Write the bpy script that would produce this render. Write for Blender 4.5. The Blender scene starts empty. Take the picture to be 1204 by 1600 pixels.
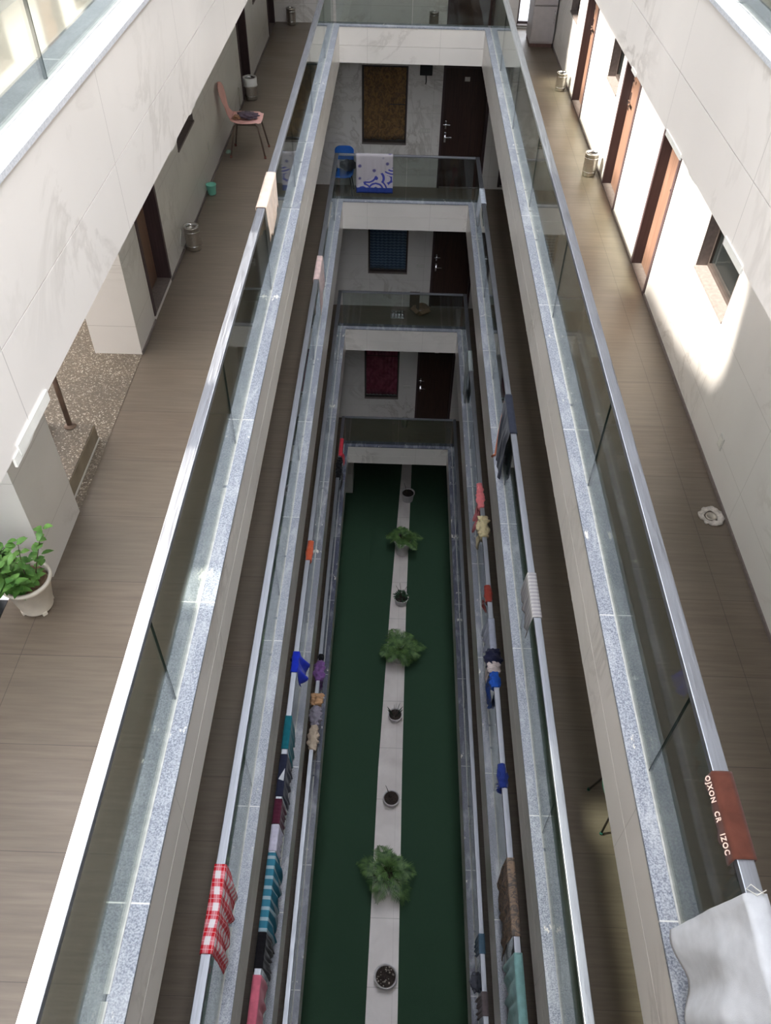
import bpy, bmesh, math, random
from mathutils import Vector, Matrix, noise
random.seed(7)
PI = math.pi
SC = bpy.context.scene
COL = SC.collection

# ------------------------------------------------------------------ camera
cam_d = bpy.data.cameras.new('camera')
cam = bpy.data.objects.new('camera', cam_d); COL.objects.link(cam)
SC.camera = cam
PITCH, YAW, ROLL, FPX = 0.8099, -0.0085, 0.0247, 1256.43
fwd = Vector((math.sin(YAW)*math.cos(PITCH), math.cos(YAW)*math.cos(PITCH), -math.sin(PITCH)))
rgt = Vector((math.cos(YAW), -math.sin(YAW), 0)); upv = rgt.cross(fwd)
r2 = math.cos(ROLL)*rgt + math.sin(ROLL)*upv
u2 = -math.sin(ROLL)*rgt + math.cos(ROLL)*upv
cam.matrix_world = Matrix(((r2.x, u2.x, -fwd.x, 0), (r2.y, u2.y, -fwd.y, 0), (r2.z, u2.z, -fwd.z, 4.538), (0, 0, 0, 1)))
cam_d.sensor_fit = 'VERTICAL'; cam_d.sensor_height = 24.0
cam_d.lens = 24.0*FPX/1600.0
cam_d.shift_x = 1.64/1600.0; cam_d.shift_y = 7.42/1600.0
cam_d.clip_start = 0.05; cam_d.clip_end = 200

# ------------------------------------------------------------------ light
SUN_SLOPE = 1.1
w = bpy.data.worlds.new('sky'); SC.world = w; w.use_nodes = True
bg = w.node_tree.nodes['Background']
bg.inputs['Color'].default_value = (0.90, 0.93, 1.0, 1)
# overcast sky, brighter overhead than at the horizon
_tc = w.node_tree.nodes.new('ShaderNodeTexCoord'); _sp = w.node_tree.nodes.new('ShaderNodeSeparateXYZ'); _mr = w.node_tree.nodes.new('ShaderNodeMapRange')
w.node_tree.links.new(_tc.outputs['Generated'], _sp.inputs[0]); w.node_tree.links.new(_sp.outputs[2], _mr.inputs[0])
_mr.inputs[1].default_value = 0.0; _mr.inputs[2].default_value = 1.0; _mr.inputs[3].default_value = 1.1; _mr.inputs[4].default_value = 4.9
w.node_tree.links.new(_mr.outputs[0], bg.inputs['Strength'])
sd = bpy.data.lights.new('sun', 'SUN'); sd.energy = 10.0; sd.angle = math.radians(2.5); sd.color = (1.0, 0.93, 0.83)
sun = bpy.data.objects.new('sun', sd); COL.objects.link(sun)
sun.rotation_euler = Vector((1, 0, -SUN_SLOPE)).to_track_quat('-Z', 'Y').to_euler()
sun.location = (-8, 6, 12)
vs = SC.view_settings
vs.view_transform = 'Standard'; vs.look = 'None'; vs.gamma = 1; vs.use_curve_mapping = False
vs.exposure = 1.33

# ------------------------------------------------------------------ dimensions
LV = {'Z': 3.1, 'A': 0.0, 'B': -3.054, 'C': -5.973, 'D': -9.458}
GZ = -12.5
XL, XR, YF, YN = -1.107, 1.370, 15.39, -0.45
W1, W2 = 0.10, 0.20
KH, FB = 0.403, 0.172
WL, WR, YW, YB = -2.404, 2.640, 17.0, -2.0
RH = 1.28
def xr(l): return XR + (0.07 if l == 'D' else 0.02 if l == 'C' else 0)

# ------------------------------------------------------------------ material helpers
def hexc(r, g, b):
    f = lambda c: ((c/255+0.055)/1.055)**2.4 if c/255 > 0.04045 else c/255/12.92
    return (f(r), f(g), f(b), 1)
class NT:
    def __init__(s, name):
        s.m = bpy.data.materials.new(name); s.m.use_nodes = True
        s.t = s.m.node_tree; s.b = s.t.nodes['Principled BSDF']; s.out = s.t.nodes['Material Output']
    def n(s, typ, **k):
        nd = s.t.nodes.new(typ)
        for a, v in k.items():
            if a in nd.inputs.keys() if isinstance(a, str) else False: nd.inputs[a].default_value = v
            else: setattr(nd, a, v)
        return nd
    def l(s, a, b): s.t.links.new(a, b)
    def coord(s, kind='Object'): return s.n('ShaderNodeTexCoord').outputs[kind]
    def mapp(s, v, scale=(1, 1, 1), loc=(0, 0, 0), rot=(0, 0, 0)):
        m = s.n('ShaderNodeMapping'); s.l(v, m.inputs[0])
        m.inputs['Scale'].default_value = scale; m.inputs['Location'].default_value = loc; m.inputs['Rotation'].default_value = rot
        return m.outputs[0]
    def noise(s, v, scale, detail=4, dist=0, rough=0.5):
        x = s.n('ShaderNodeTexNoise'); s.l(v, x.inputs['Vector'])
        x.inputs['Scale'].default_value = scale; x.inputs['Detail'].default_value = detail
        x.inputs['Distortion'].default_value = dist; x.inputs['Roughness'].default_value = rough
        return x.outputs[0]
    def ramp(s, v, stops, interp='LINEAR'):
        r = s.n('ShaderNodeValToRGB'); s.l(v, r.inputs[0]); r.color_ramp.interpolation = interp
        e = r.color_ramp.elements
        while len(e) < len(stops): e.new(0.5)
        for i, (p, c) in enumerate(stops):
            e[i].position = p; e[i].color = c if len(c) == 4 else tuple(c)+(1,)
        return r.outputs[0]
    def math(s, op, a, b=None, c=None):
        m = s.n('ShaderNodeMath', operation=op)
        for i, x in enumerate((a, b, c)):
            if x is None: continue
            if isinstance(x, (int, float)): m.inputs[i].default_value = x
            else: s.l(x, m.inputs[i])
        return m.outputs[0]
    def mix(s, fac, a, b, blend='MIX'):
        m = s.n('ShaderNodeMix', data_type='RGBA', blend_type=blend)
        for i, x in ((0, fac), (6, a), (7, b)):
            if isinstance(x, (int, float)): m.inputs[i].default_value = x
            elif isinstance(x, tuple): m.inputs[i].default_value = x
            else: s.l(x, m.inputs[i])
        return m.outputs[2]
    def sep(s, v):
        x = s.n('ShaderNodeSeparateXYZ'); s.l(v, x.inputs[0]); return x.outputs
    def bump(s, h, strength=0.2, dist=0.01):
        b = s.n('ShaderNodeBump'); s.l(h, b.inputs['Height'])
        b.inputs['Strength'].default_value = strength; b.inputs['Distance'].default_value = dist
        s.l(b.outputs[0], s.b.inputs['Normal'])
    def base(s, c):
        if isinstance(c, tuple): s.b.inputs['Base Color'].default_value = c
        else: s.l(c, s.b.inputs['Base Color'])
    def set(s, rough=0.5, metal=0.0, spec=None):
        if isinstance(rough, float) or isinstance(rough, int): s.b.inputs['Roughness'].default_value = rough
        else: s.l(rough, s.b.inputs['Roughness'])
        s.b.inputs['Metallic'].default_value = metal
        if spec is not None: s.b.inputs['Specular IOR Level'].default_value = spec
        return s.m
    def line(s, coord, period, offset, width):   # 1 on a joint line
        a = s.math('SUBTRACT', coord, offset)
        a = s.math('DIVIDE', a, period); a = s.math('FRACT', a)
        a = s.math('SUBTRACT', a, 0.5); a = s.math('ABSOLUTE', a)
        return s.math('GREATER_THAN', a, 0.5-width/2/period)

def plain(name, col, rough=0.6, metal=0.0, var=0.12, scale=12, bump=0.0, spec=None):
    t = NT(name); o = t.coord()
    nz = t.noise(o, scale, 5)
    dk = tuple(c*(1-var*1.6) for c in col[:3])+(1,); lt = tuple(min(1, c*(1+var)) for c in col[:3])+(1,)
    t.base(t.ramp(nz, [(0.3, dk), (0.7, lt)]))
    if bump: t.bump(t.noise(o, scale*6, 3), bump)
    return t.set(rough, metal, spec)

def marble_mat(name, joints=True, zper=None, zoff=0.0, base=(0.79, 0.76, 0.70)):
    t = NT(name); o = t.coord()
    dn = t.noise(t.mapp(o, (0.6, 0.6, 0.6), rot=(0.3, 0.5, 0.2)), 1.6, 6, 1.6, 0.62)
    v1 = t.ramp(dn, [(0.44, (0, 0, 0)), (0.495, (1, 1, 1)), (0.53, (0, 0, 0))])
    cloud = t.noise(o, 0.9, 3)
    b2 = tuple(c*0.90 for c in base)+(1,); b1 = tuple(base)+(1,)
    c = t.ramp(cloud, [(0.35, b2), (0.65, b1)])
    msk = t.ramp(t.noise(o, 0.8, 2), [(0.5, (0, 0, 0)), (0.75, (0.6, 0.6, 0.6))])
    vm = t.math('MULTIPLY', v1, msk)
    c = t.mix(vm, c, (0.36, 0.32, 0.27, 1))
    if joints:
        s = t.sep(o)
        nrm = t.sep(t.n('ShaderNodeNewGeometry').outputs['Normal'])
        ax = t.math('GREATER_THAN', t.math('ABSOLUTE', nrm[0]), 0.5)
        h = t.math('ADD', t.math('MULTIPLY', s[1], ax), t.math('MULTIPLY', s[0], t.math('SUBTRACT', 1.0, ax)))
        jl = t.line(h, 1.25, 0.625, 0.004)
        if zper:
            jl = t.math('MAXIMUM', jl, t.line(s[2], zper, zoff, 0.004))
        jl = t.math('MULTIPLY', jl, 0.5)
        c = t.mix(jl, c, (0.25, 0.22, 0.19, 1))
    t.base(c)
    return t.set(0.28, 0, 0.5)

def floor_mat():
    t = NT('wood_look_floor_tile'); o = t.coord(); s = t.sep(o)
    st = t.noise(t.mapp(o, (0.9, 16, 1)), 2.2, 5, 0.3, 0.6)
    cl = t.noise(t.mapp(o, (0.5, 1.5, 1)), 1.4, 3)
    c = t.ramp(st, [(0.25, hexc(102, 90, 78)), (0.5, hexc(116, 103, 90)), (0.75, hexc(128, 115, 101))])
    c = t.mix(t.math('MULTIPLY', cl, 0.45), c, hexc(92, 86, 76))
    # every tile of its own tone
    iy = t.math('FLOOR', t.math('DIVIDE', t.math('SUBTRACT', s[1], 2.317), 0.64))
    wn = t.n('ShaderNodeTexWhiteNoise', noise_dimensions='1D'); t.l(iy, wn.inputs['W'])
    c = t.mix(t.math('MULTIPLY', wn.outputs[0], 0.22), c, hexc(110, 104, 92))
    jl = t.line(s[1], 0.64, 2.317, 0.004)
    jx = t.line(s[0], 1.2, -2.415, 0.004)
    jl = t.math('MAXIMUM', jl, jx)
    c = t.mix(t.math('MULTIPLY', jl, 0.7), c, hexc(62, 56, 50))
    t.base(c)
    r = t.ramp(cl, [(0.3, (0.33,)*3), (0.7, (0.46,)*3)])
    return t.set(r, 0, 0.45)

def granite_mat(name, lo, hi, patches=True, seam=True):
    t = NT(name); o = t.coord(); s = t.sep(o)
    sp = t.noise(o, 105, 3, 0, 0.75)
    c = t.ramp(sp, [(0.38, lo), (0.50, tuple((a+b)/2 for a, b in zip(lo, hi))), (0.60, hi)])
    # slabs of slightly different polish and tone
    iy = t.math('FLOOR', t.math('DIVIDE', t.math('SUBTRACT', s[1], 1.30), 1.83))
    wn = t.n('ShaderNodeTexWhiteNoise', noise_dimensions='2D')
    cb = t.n('ShaderNodeCombineXYZ'); t.l(iy, cb.inputs[0]); t.l(t.math('ROUND', s[0]), cb.inputs[1]); t.l(cb.outputs[0], wn.inputs['Vector'])
    c = t.mix(t.math('MULTIPLY', wn.outputs[0], 0.35), c, tuple(x*0.75 for x in lo[:3])+(1,))
    dust = t.ramp(t.noise(t.mapp(o, (3, 0.8, 3)), 2.4, 6, 0.6, 0.65), [(0.50, (0, 0, 0)), (0.74, (0.5, 0.5, 0.5))])
    c = t.mix(dust, c, (0.62, 0.63, 0.64, 1))
    if patches:
        pn = t.ramp(t.noise(t.mapp(o, (6, 2.6, 6), loc=(3, 1, 0)), 1.7, 5, 0.1, 0.6), [(0.66, (0, 0, 0)), (0.69, (1, 1, 1))])
        c = t.mix(pn, c, (0.70, 0.67, 0.60, 1))
    if seam:
        c = t.mix(t.math('MULTIPLY', t.line(s[1], 1.83, 1.30, 0.008), 0.8), c, (0.75, 0.74, 0.70, 1))
    t.base(c)
    return t.set(0.32, 0, 0.5)

def glass_mat():
    t = NT('greenish_clear_glass')
    t.t.nodes.remove(t.b)
    tr = t.n('ShaderNodeBsdfTransparent'); tr.inputs[0].default_value = (0.735, 0.765, 0.745, 1)
    gl = t.n('ShaderNodeBsdfGlossy'); gl.inputs['Roughness'].default_value = 0.03; gl.inputs['Color'].default_value = (0.97, 1, 0.99, 1)
    fr = t.n('ShaderNodeFresnel'); gm = t.n('ShaderNodeNewGeometry')
    t.l(t.math('MULTIPLY_ADD', gm.outputs['Backfacing'], 1/1.45-1.45, 1.45), fr.inputs['IOR'])   # same reflectance from both faces of the thin pane
    dirt = t.ramp(t.noise(t.mapp(t.coord(), (1, 0.4, 2)), 2.5, 5), [(0.45, (0.0,)*3), (0.8, (0.035,)*3)])
    df = t.n('ShaderNodeBsdfDiffuse'); df.inputs['Color'].default_value = (0.60, 0.66, 0.62, 1)
    m1 = t.n('ShaderNodeMixShader'); t.l(dirt, m1.inputs[0]); t.l(tr.outputs[0], m1.inputs[1]); t.l(df.outputs[0], m1.inputs[2])
    mx = t.n('ShaderNodeMixShader'); t.l(fr.outputs[0], mx.inputs[0]); t.l(m1.outputs[0], mx.inputs[1]); t.l(gl.outputs[0], mx.inputs[2])
    t.l(mx.outputs[0], t.out.inputs[0])
    return t.m

def steel_mat(name='brushed_steel', col=(0.50, 0.52, 0.57), rough=0.42):
    t = NT(name); o = t.coord()
    n = t.noise(t.mapp(o, (30, 1.2, 30)), 3, 4)
    t.base(t.ramp(n, [(0.3, tuple(c*0.80 for c in col)), (0.7, col)]))
    t.set(t.ramp(n, [(0.3, (rough*1.3,)*3), (0.7, (rough*0.8,)*3)]), 1.0)
    return t.m

def terrazzo_mat():
    t = NT('terrazzo'); o = t.coord()
    v = t.n('ShaderNodeTexVoronoi'); v.inputs['Scale'].default_value = 75; t.l(o, v.inputs['Vector'])
    wn = t.sep(v.outputs['Color'])
    c = t.ramp(wn[0], [(0.0, hexc(98, 88, 76)), (0.35, hexc(130, 118, 102)), (0.6, hexc(168, 156, 138)), (0.85, hexc(215, 206, 190)), (1, hexc(120, 100, 80))], 'CONSTANT')
    e = t.ramp(v.outputs['Distance'], [(0.3, (1, 1, 1)), (0.62, (0, 0, 0))])
    c = t.mix(e, hexc(112, 101, 88), c)
    st = t.ramp(t.noise(o, 2.5, 4), [(0.4, (0, 0, 0)), (0.75, (0.5, 0.5, 0.5))])
    c = t.mix(st, c, hexc(96, 88, 80))
    t.base(c); return t.set(0.4)

def turf_mat():
    t = NT('artificial_turf'); o = t.coord()
    n = t.noise(o, 140, 3, 0, 0.7); m = t.noise(t.mapp(o, (1, 0.5, 1)), 1.5, 4)
    c = t.ramp(n, [(0.3, (0.030, 0.062, 0.038)), (0.7, (0.062, 0.125, 0.076))])
    c = t.mix(t.math('MULTIPLY', m, 0.5), c, (0.042, 0.085, 0.056, 1))
    t.base(c); t.bump(n, 0.8, 0.02)
    return t.set(0.9, 0, 0.15)

def wood_mat(name, a, b, axis=2, rough=0.45):
    t = NT(name); o = t.coord()
    sc = [22, 22, 22]; sc[axis] = 1.2
    n = t.noise(t.mapp(o, tuple(sc)), 1.6, 6, 0.8, 0.6)
    t.base(t.ramp(n, [(0.3, a), (0.7, b)]))
    return t.set(rough, 0, 0.4)

def stripes_mat(name, cols, period, axis='v', rough=0.85, fold=True):
    t = NT(name); uv = t.sep(t.coord('UV'))
    a = uv[0] if axis == 'u' else uv[1]
    f = t.math('FRACT', t.math('DIVIDE', a, period))
    n = len(cols)
    c = t.ramp(f, [(i/n, cols[i]) for i in range(n)], 'CONSTANT')
    t.base(c); return t.set(rough, 0, 0.2)

def gingham_mat():
    t = NT('red_gingham_cloth'); uv = t.sep(t.coord('UV'))
    P = 0.115
    a = t.math('LESS_THAN', t.math('FRACT', t.math('DIVIDE', uv[0], P)), 0.5)
    b = t.math('LESS_THAN', t.math('FRACT', t.math('DIVIDE', uv[1], P*0.72)), 0.5)
    s = t.math('MULTIPLY', t.math('ADD', a, b), 0.5)
    c = t.ramp(s, [(0.0, hexc(232, 224, 226)), (0.3, hexc(222, 120, 130)), (0.8, hexc(206, 34, 46))], 'CONSTANT')
    l1 = t.line(uv[0], P/2, P/4, 0.004); l2 = t.line(uv[1], P*0.36, P*0.18, 0.004)
    c = t.mix(t.math('MULTIPLY', t.math('MAXIMUM', l1, l2), 0.5), c, hexc(240, 232, 232))
    t.base(c); return t.set(0.85, 0, 0.2)

def sheet_mat():
    t = NT('printed_bedsheet_cloth'); uv = t.coord('UV')
    v = t.n('ShaderNodeTexVoronoi'); v.inputs['Scale'].default_value = 7.0; v.inputs['Randomness'].default_value = 0.7; t.l(uv, v.inputs['Vector'])
    dots = t.ramp(v.outputs['Distance'], [(0.16, (1, 1, 1)), (0.30, (0, 0, 0))])
    v2 = t.n('ShaderNodeTexVoronoi'); v2.inputs['Scale'].default_value = 3.2; t.l(uv, v2.inputs['Vector'])
    rings = t.math('FRACT', t.math('MULTIPLY', v2.outputs['Distance'], 5.0))
    rings = t.math('GREATER_THAN', rings, 0.55)
    s = t.sep(uv)
    low = t.math('GREATER_THAN', t.math('ADD', s[1], t.math('MULTIPLY', s[0], 0.55)), 1.20)
    col = t.mix(dots, hexc(180, 174, 178), hexc(92, 88, 132))
    col2 = t.mix(rings, hexc(186, 180, 190), hexc(70, 76, 158))
    col = t.mix(low, col, col2)
    col = t.mix(t.math('GREATER_THAN', s[1], 1.235), col, hexc(46, 66, 138))
    t.base(col); return t.set(0.85, 0, 0.2)

def cloth(name, rgb, var=0.12):
    t = NT(name); uv = t.coord('UV')
    n = t.noise(uv, 14, 4); k = hexc(*rgb)
    t.base(t.ramp(n, [(0.3, tuple(c*(1-var) for c in k[:3])), (0.7, tuple(min(1, c*(1+var)) for c in k[:3]))]))
    t.bump(t.noise(uv, 260, 2), 0.25, 0.003)
    t.b.inputs['Sheen Weight'].default_value = 0.15
    return t.set(0.9, 0, 0.15)

M = {}
M['marble'] = marble_mat('cream_marble_cladding', True, 0.62, 0.31, base=(0.81, 0.78, 0.745))
M['fascia'] = marble_mat('cream_marble_fascia', True, base=(0.83, 0.782, 0.73))
M['floor'] = floor_mat()
M['zfloor'] = plain('sun_toned_terrace_tile', hexc(226, 212, 194), 0.45, 0, 0.05, 2)  # cream tone stands in for sunlight on the terrace floor
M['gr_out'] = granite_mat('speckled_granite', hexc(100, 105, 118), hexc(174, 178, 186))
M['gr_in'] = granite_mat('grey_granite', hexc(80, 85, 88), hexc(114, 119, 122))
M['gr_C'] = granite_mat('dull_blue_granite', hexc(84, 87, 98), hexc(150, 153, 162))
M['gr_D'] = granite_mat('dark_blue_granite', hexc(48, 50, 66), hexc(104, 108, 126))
M['pgranite'] = granite_mat('sun_toned_dusty_granite', hexc(190, 194, 200), hexc(222, 224, 228), False)  # paler than the other caps, terrace sunlight put into the colour
M['glass'] = glass_mat()
M['edge'] = plain('dark_glass_edge', (0.01, 0.025, 0.02, 1), 0.3)
M['steel'] = steel_mat()
M['bin'] = steel_mat('dull_steel', (0.62, 0.58, 0.52), 0.38)
M['rustpipe'] = plain('rusty_brown_pipe', hexc(132, 112, 98), 0.5, 0.1, 0.25, 8)
M['terrazzo'] = terrazzo_mat()
M['riser'] = plain('worn_cement_render', hexc(150, 138, 120), 0.8, 0, 0.15, 6, 0.1)
M['turf'] = turf_mat()
M['roof'] = plain('bounce_cut_grey', hexc(140, 138, 134), 0.85, 0, 0.1, 3)  # grey picked to limit sunlight bounced off the added roofs
M['white'] = plain('white_sealant', hexc(226, 224, 216), 0.6, 0, 0.05)
M['seal'] = plain('greyed_sealant', hexc(186, 186, 182), 0.7, 0, 0.1, 20)
M['ceiling'] = plain('white_paint', hexc(205, 203, 198), 0.8, 0, 0.04, 2)
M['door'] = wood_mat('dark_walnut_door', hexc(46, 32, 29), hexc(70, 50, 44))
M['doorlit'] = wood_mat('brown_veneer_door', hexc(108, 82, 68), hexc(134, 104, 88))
M['frame'] = wood_mat('dark_wood_frame', hexc(64, 50, 52), hexc(80, 64, 66))
M['alum'] = plain('dark_window_frame', hexc(66, 58, 54), 0.5, 0.2, 0.1)
M['sill'] = plain('brown_stone_sill', hexc(122, 112, 108), 0.5, 0, 0.12, 30)
M['pane'] = NT('window_glass'); 
_t = M['pane']; _t.base((0.05, 0.06, 0.06, 1)); _t.b.inputs['Alpha'].default_value = 0.15; M['pane'] = _t.set(0.08, 0, 0.6)
M['chrome'] = plain('polished_steel', (0.75, 0.75, 0.76, 1), 0.18, 1.0, 0.03)
M['plast_w'] = plain('white_plastic', hexc(214, 212, 206), 0.4, 0, 0.04)
M['black'] = plain('black_rubber', (0.012, 0.012, 0.014, 1), 0.5)
M['path'] = None

# ------------------------------------------------------------------ geometry helpers
def bx(bm, x0, x1, y0, y1, z0, z1, mi=0):
    v = [bm.verts.new((x, y, z)) for x in (x0, x1) for y in (y0, y1) for z in (z0, z1)]
    for f in ((0, 1, 3, 2), (4, 6, 7, 5), (0, 4, 5, 1), (2, 3, 7, 6), (0, 2, 6, 4), (1, 5, 7, 3)):
        fc = bm.faces.new([v[i] for i in f]); fc.material_index = mi
    return v
def obj(name, bm, mat, parent=None, smooth=False, bevel=0, solid=0, loc=None):
    bmesh.ops.recalc_face_normals(bm, faces=bm.faces)
    me = bpy.data.meshes.new(name); bm.to_mesh(me); bm.free()
    for m in (mat if isinstance(mat, (list, tuple)) else [mat]): me.materials.append(m)
    if smooth:
        for p in me.polygons: p.use_smooth = True
    o = bpy.data.objects.new(name, me); COL.objects.link(o)
    if parent: o.parent = parent
    if loc: o.location = loc
    if solid:
        s = o.modifiers.new('thickness', 'SOLIDIFY'); s.thickness = solid; s.offset = 0
    if bevel:
        b = o.modifiers.new('bevel', 'BEVEL'); b.width = bevel; b.segments = 2; b.limit_method = 'ANGLE'
    return o
def tag(o, label, cat=None, group=None, kind=None):
    o['label'] = label
    if cat: o['category'] = cat
    if group: o['group'] = group
    if kind: o['kind'] = kind
    return o
def struct(name, bm, mat, label=None, **k):
    o = obj(name, bm, mat, **k); o['kind'] = 'structure'
    if label: o['label'] = label
    return o
def empty(name, loc, label, cat, group=None, rz=0):
    o = bpy.data.objects.new(name, None); COL.objects.link(o); o.location = loc; o.rotation_euler = (0, 0, rz)
    o.empty_display_size = 0.1
    return tag(o, label, cat, group)
def tube(bm, pts, r, seg=8, caps=True):
    pts = [Vector(p) for p in pts]; n = len(pts)
    rr = r if isinstance(r, (list, tuple)) else [r]*n
    rings = []; prev = None
    for i, p in enumerate(pts):
        d = (pts[min(i+1, n-1)]-pts[max(i-1, 0)]).normalized()
        a = Vector((0, 0, 1)) if abs(d.z) < 0.9 else Vector((1, 0, 0))
        if prev is None: u = d.cross(a).normalized()
        else: u = (prev - d*prev.dot(d)).normalized()
        prev = u; v = d.cross(u)
        rings.append([bm.verts.new(p+(u*math.cos(2*PI*k/seg)+v*math.sin(2*PI*k/seg))*rr[i]) for k in range(seg)])
    for a, b in zip(rings, rings[1:]):
        for k in range(seg): bm.faces.new((a[k], a[(k+1) % seg], b[(k+1) % seg], b[k]))
    if caps:
        bm.faces.new(rings[0][::-1]); bm.faces.new(rings[-1])
def lathe(bm, prof, seg=28, c=(0, 0, 0), cap_ends=True, mi=0):
    rings = []
    for r, z in prof:
        rings.append([bm.verts.new((c[0]+r*math.cos(2*PI*k/seg), c[1]+r*math.sin(2*PI*k/seg), c[2]+z)) for k in range(seg)])
    for a, b in zip(rings, rings[1:]):
        for k in range(seg):
            f = bm.faces.new((a[k], a[(k+1) % seg], b[(k+1) % seg], b[k])); f.material_index = mi
    if cap_ends:
        bm.faces.new(rings[0][::-1]); bm.faces.new(rings[-1])
def BM(): return bmesh.new()
def boxobj(name, b, mat, parent=None, bevel=0):
    bm = BM(); bx(bm, *b); return obj(name, bm, mat, parent, bevel=bevel)
def ring(bm, l, a, b, z0, z1, sides='LRFN', mi=0, far_b=None):
    """bars between distances a and b outward from the atrium opening"""
    R = xr(l); fb = far_b if far_b is not None else b
    if 'L' in sides: bx(bm, XL-b, XL-a, YN-b, YF+fb, z0, z1, mi)
    if 'R' in sides: bx(bm, R+a, R+b, YN-b, YF+fb, z0, z1, mi)
    if 'F' in sides: bx(bm, XL-a, R+a, YF+a, YF+fb, z0, z1, mi)
    if 'N' in sides: bx(bm, XL-a, R+a, YN-b, YN-a, z0, z1, mi)
def wall(bm, axis, c0, c1, a0, a1, z0, z1, holes, mi=0):
    """wall slab between c0..c1 across; a0..a1 along; holes (a0,a1,z0,z1)"""
    cuts = sorted({a0, a1} | {h[0] for h in holes} | {h[1] for h in holes})
    cuts = [c for c in cuts if a0 <= c <= a1]
    for s, e in zip(cuts, cuts[1:]):
        hs = sorted([h for h in holes if h[0] <= s and h[1] >= e], key=lambda h: h[2])
        z = z0
        for h in hs:
            if h[2] > z:
                if axis == 'X': bx(bm, c0, c1, s, e, z, h[2], mi)
                else: bx(bm, s, e, c0, c1, z, h[2], mi)
            z = h[3]
        if z < z1:
            if axis == 'X': bx(bm, c0, c1, s, e, z, z1, mi)
            else: bx(bm, s, e, c0, c1, z, z1, mi)

# ------------------------------------------------------------------ structure: floors, fascias, kerbs
NAMES = {'Z': 'terrace', 'A': 'top corridor', 'B': 'second corridor', 'C': 'third corridor', 'D': 'lowest corridor'}
OX0, OX1 = WL, WR+0.22
k_trim = 0
def trim(bm, mat, label, **k):
    global k_trim
    k_trim += 1
    return struct('trim_%d' % k_trim, bm, mat, label, **k)
for l, z in LV.items():
    R = xr(l)
    bm = BM()
    t0, t1 = z-0.15, z
    bx(bm, OX0-0.25, XL-0.02, YB-0.2, YW+0.2, t0, t1); bx(bm, R+0.02, OX1, YB-0.2, YW+0.2, t0, t1)
    bx(bm, XL-0.02, R+0.02, YF+0.02, YW+0.2, t0, t1); bx(bm, XL-0.02, R+0.02, YB-0.2, YN-0.02, t0, t1)
    struct('floor', bm, M['zfloor'] if l == 'Z' else M['floor'], 'corridor floor of the '+NAMES[l])
    bm = BM()
    t0, t1 = z-FB, z-0.151
    bx(bm, OX0-0.25, XL-0.02, YB-0.2, YW+0.2, t0, t1); bx(bm, R+0.02, OX1, YB-0.2, YW+0.2, t0, t1)
    bx(bm, XL-0.02, R+0.02, YF+0.02, YW+0.2, t0, t1); bx(bm, XL-0.02, R+0.02, YB-0.2, YN-0.02, t0, t1)
    struct('ceiling', bm, M['ceiling'], 'ceiling under the '+NAMES[l])
    bm = BM()   # two marble courses and the kerb behind them
    top = z + (0.445 if l == 'Z' else KH-0.02)
    ring(bm, l, 0.0, 0.018, z-FB, z+0.098); ring(bm, l, 0.0, 0.018, z+0.102, top)
    ring(bm, l, 0.018, W2, z+0.0, top)
    trim(bm, M['fascia'], 'cream marble fascia and kerb around the %s' % NAMES[l])
    bm = BM(); ring(bm, l, -0.006, W1-0.004, top, top+0.02)
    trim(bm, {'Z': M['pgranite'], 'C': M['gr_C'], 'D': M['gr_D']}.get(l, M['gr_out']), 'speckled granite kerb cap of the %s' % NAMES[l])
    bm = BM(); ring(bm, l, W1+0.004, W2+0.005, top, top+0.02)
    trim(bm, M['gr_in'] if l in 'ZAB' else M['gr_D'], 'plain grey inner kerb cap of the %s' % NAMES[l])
    bm = BM()  # sealant bead, broken
    rnd = random.Random(ord(l))
    for X in (XL-W1, R+W1):
        y = YN
        while y < YF+0.09:
            L = rnd.uniform(0.25, 1.2); L = min(L, YF+0.09-y)
            wd = rnd.uniform(0.003, 0.008); bx(bm, X-0.013-wd*0.3, X+0.013+wd*0.3, y, y+L, top+0.012, top+0.022+rnd.uniform(0, .003)); y += L+rnd.choice((0, 0, 0.03))
    trim(bm, M['seal'], 'white sealant bead at the glass foot of the %s' % NAMES[l])
    bm = BM()  # broken white edge pieces under the fascia
    for X, sgn in ((XL, -1), (R, 1)):
        for q in range(16 if l != 'Z' else 10):
            y = rnd.uniform(0.5, 15); L = rnd.uniform(0.06, 0.34)
            n = 6; pr = []
            for i in range(n+1):
                pr.append((y+L*i/n, z-FB-rnd.uniform(0.004, 0.016)*(1 if 0 < i < n else 0.2)))
            x0, x1 = X+sgn*0.002, X+sgn*0.014
            a = [bm.verts.new((x0, p[0], z-FB+0.004)) for p in pr]; b = [bm.verts.new((x0, p[0], p[1])) for p in pr]
            a2 = [bm.verts.new((x1, p[0], z-FB+0.004)) for p in pr]; b2 = [bm.verts.new((x1, p[0], p[1])) for p in pr]
            for i in range(n):
                bm.faces.new((a[i], a[i+1], b[i+1], b[i])); bm.faces.new((a2[i], b2[i], b2[i+1], a2[i+1]))
                bm.faces.new((b[i], b[i+1], b2[i+1], b2[i])); bm.faces.new((a[i], a2[i], a2[i+1], a[i+1]))
            bm.faces.new((a[0], b[0], b2[0], a2[0])); bm.faces.new((a[-1], a2[-1], b2[-1], b[-1]))
    trim(bm, M['white'], 'chipped white marble edge along the fascia foot of the %s' % NAMES[l])

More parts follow.
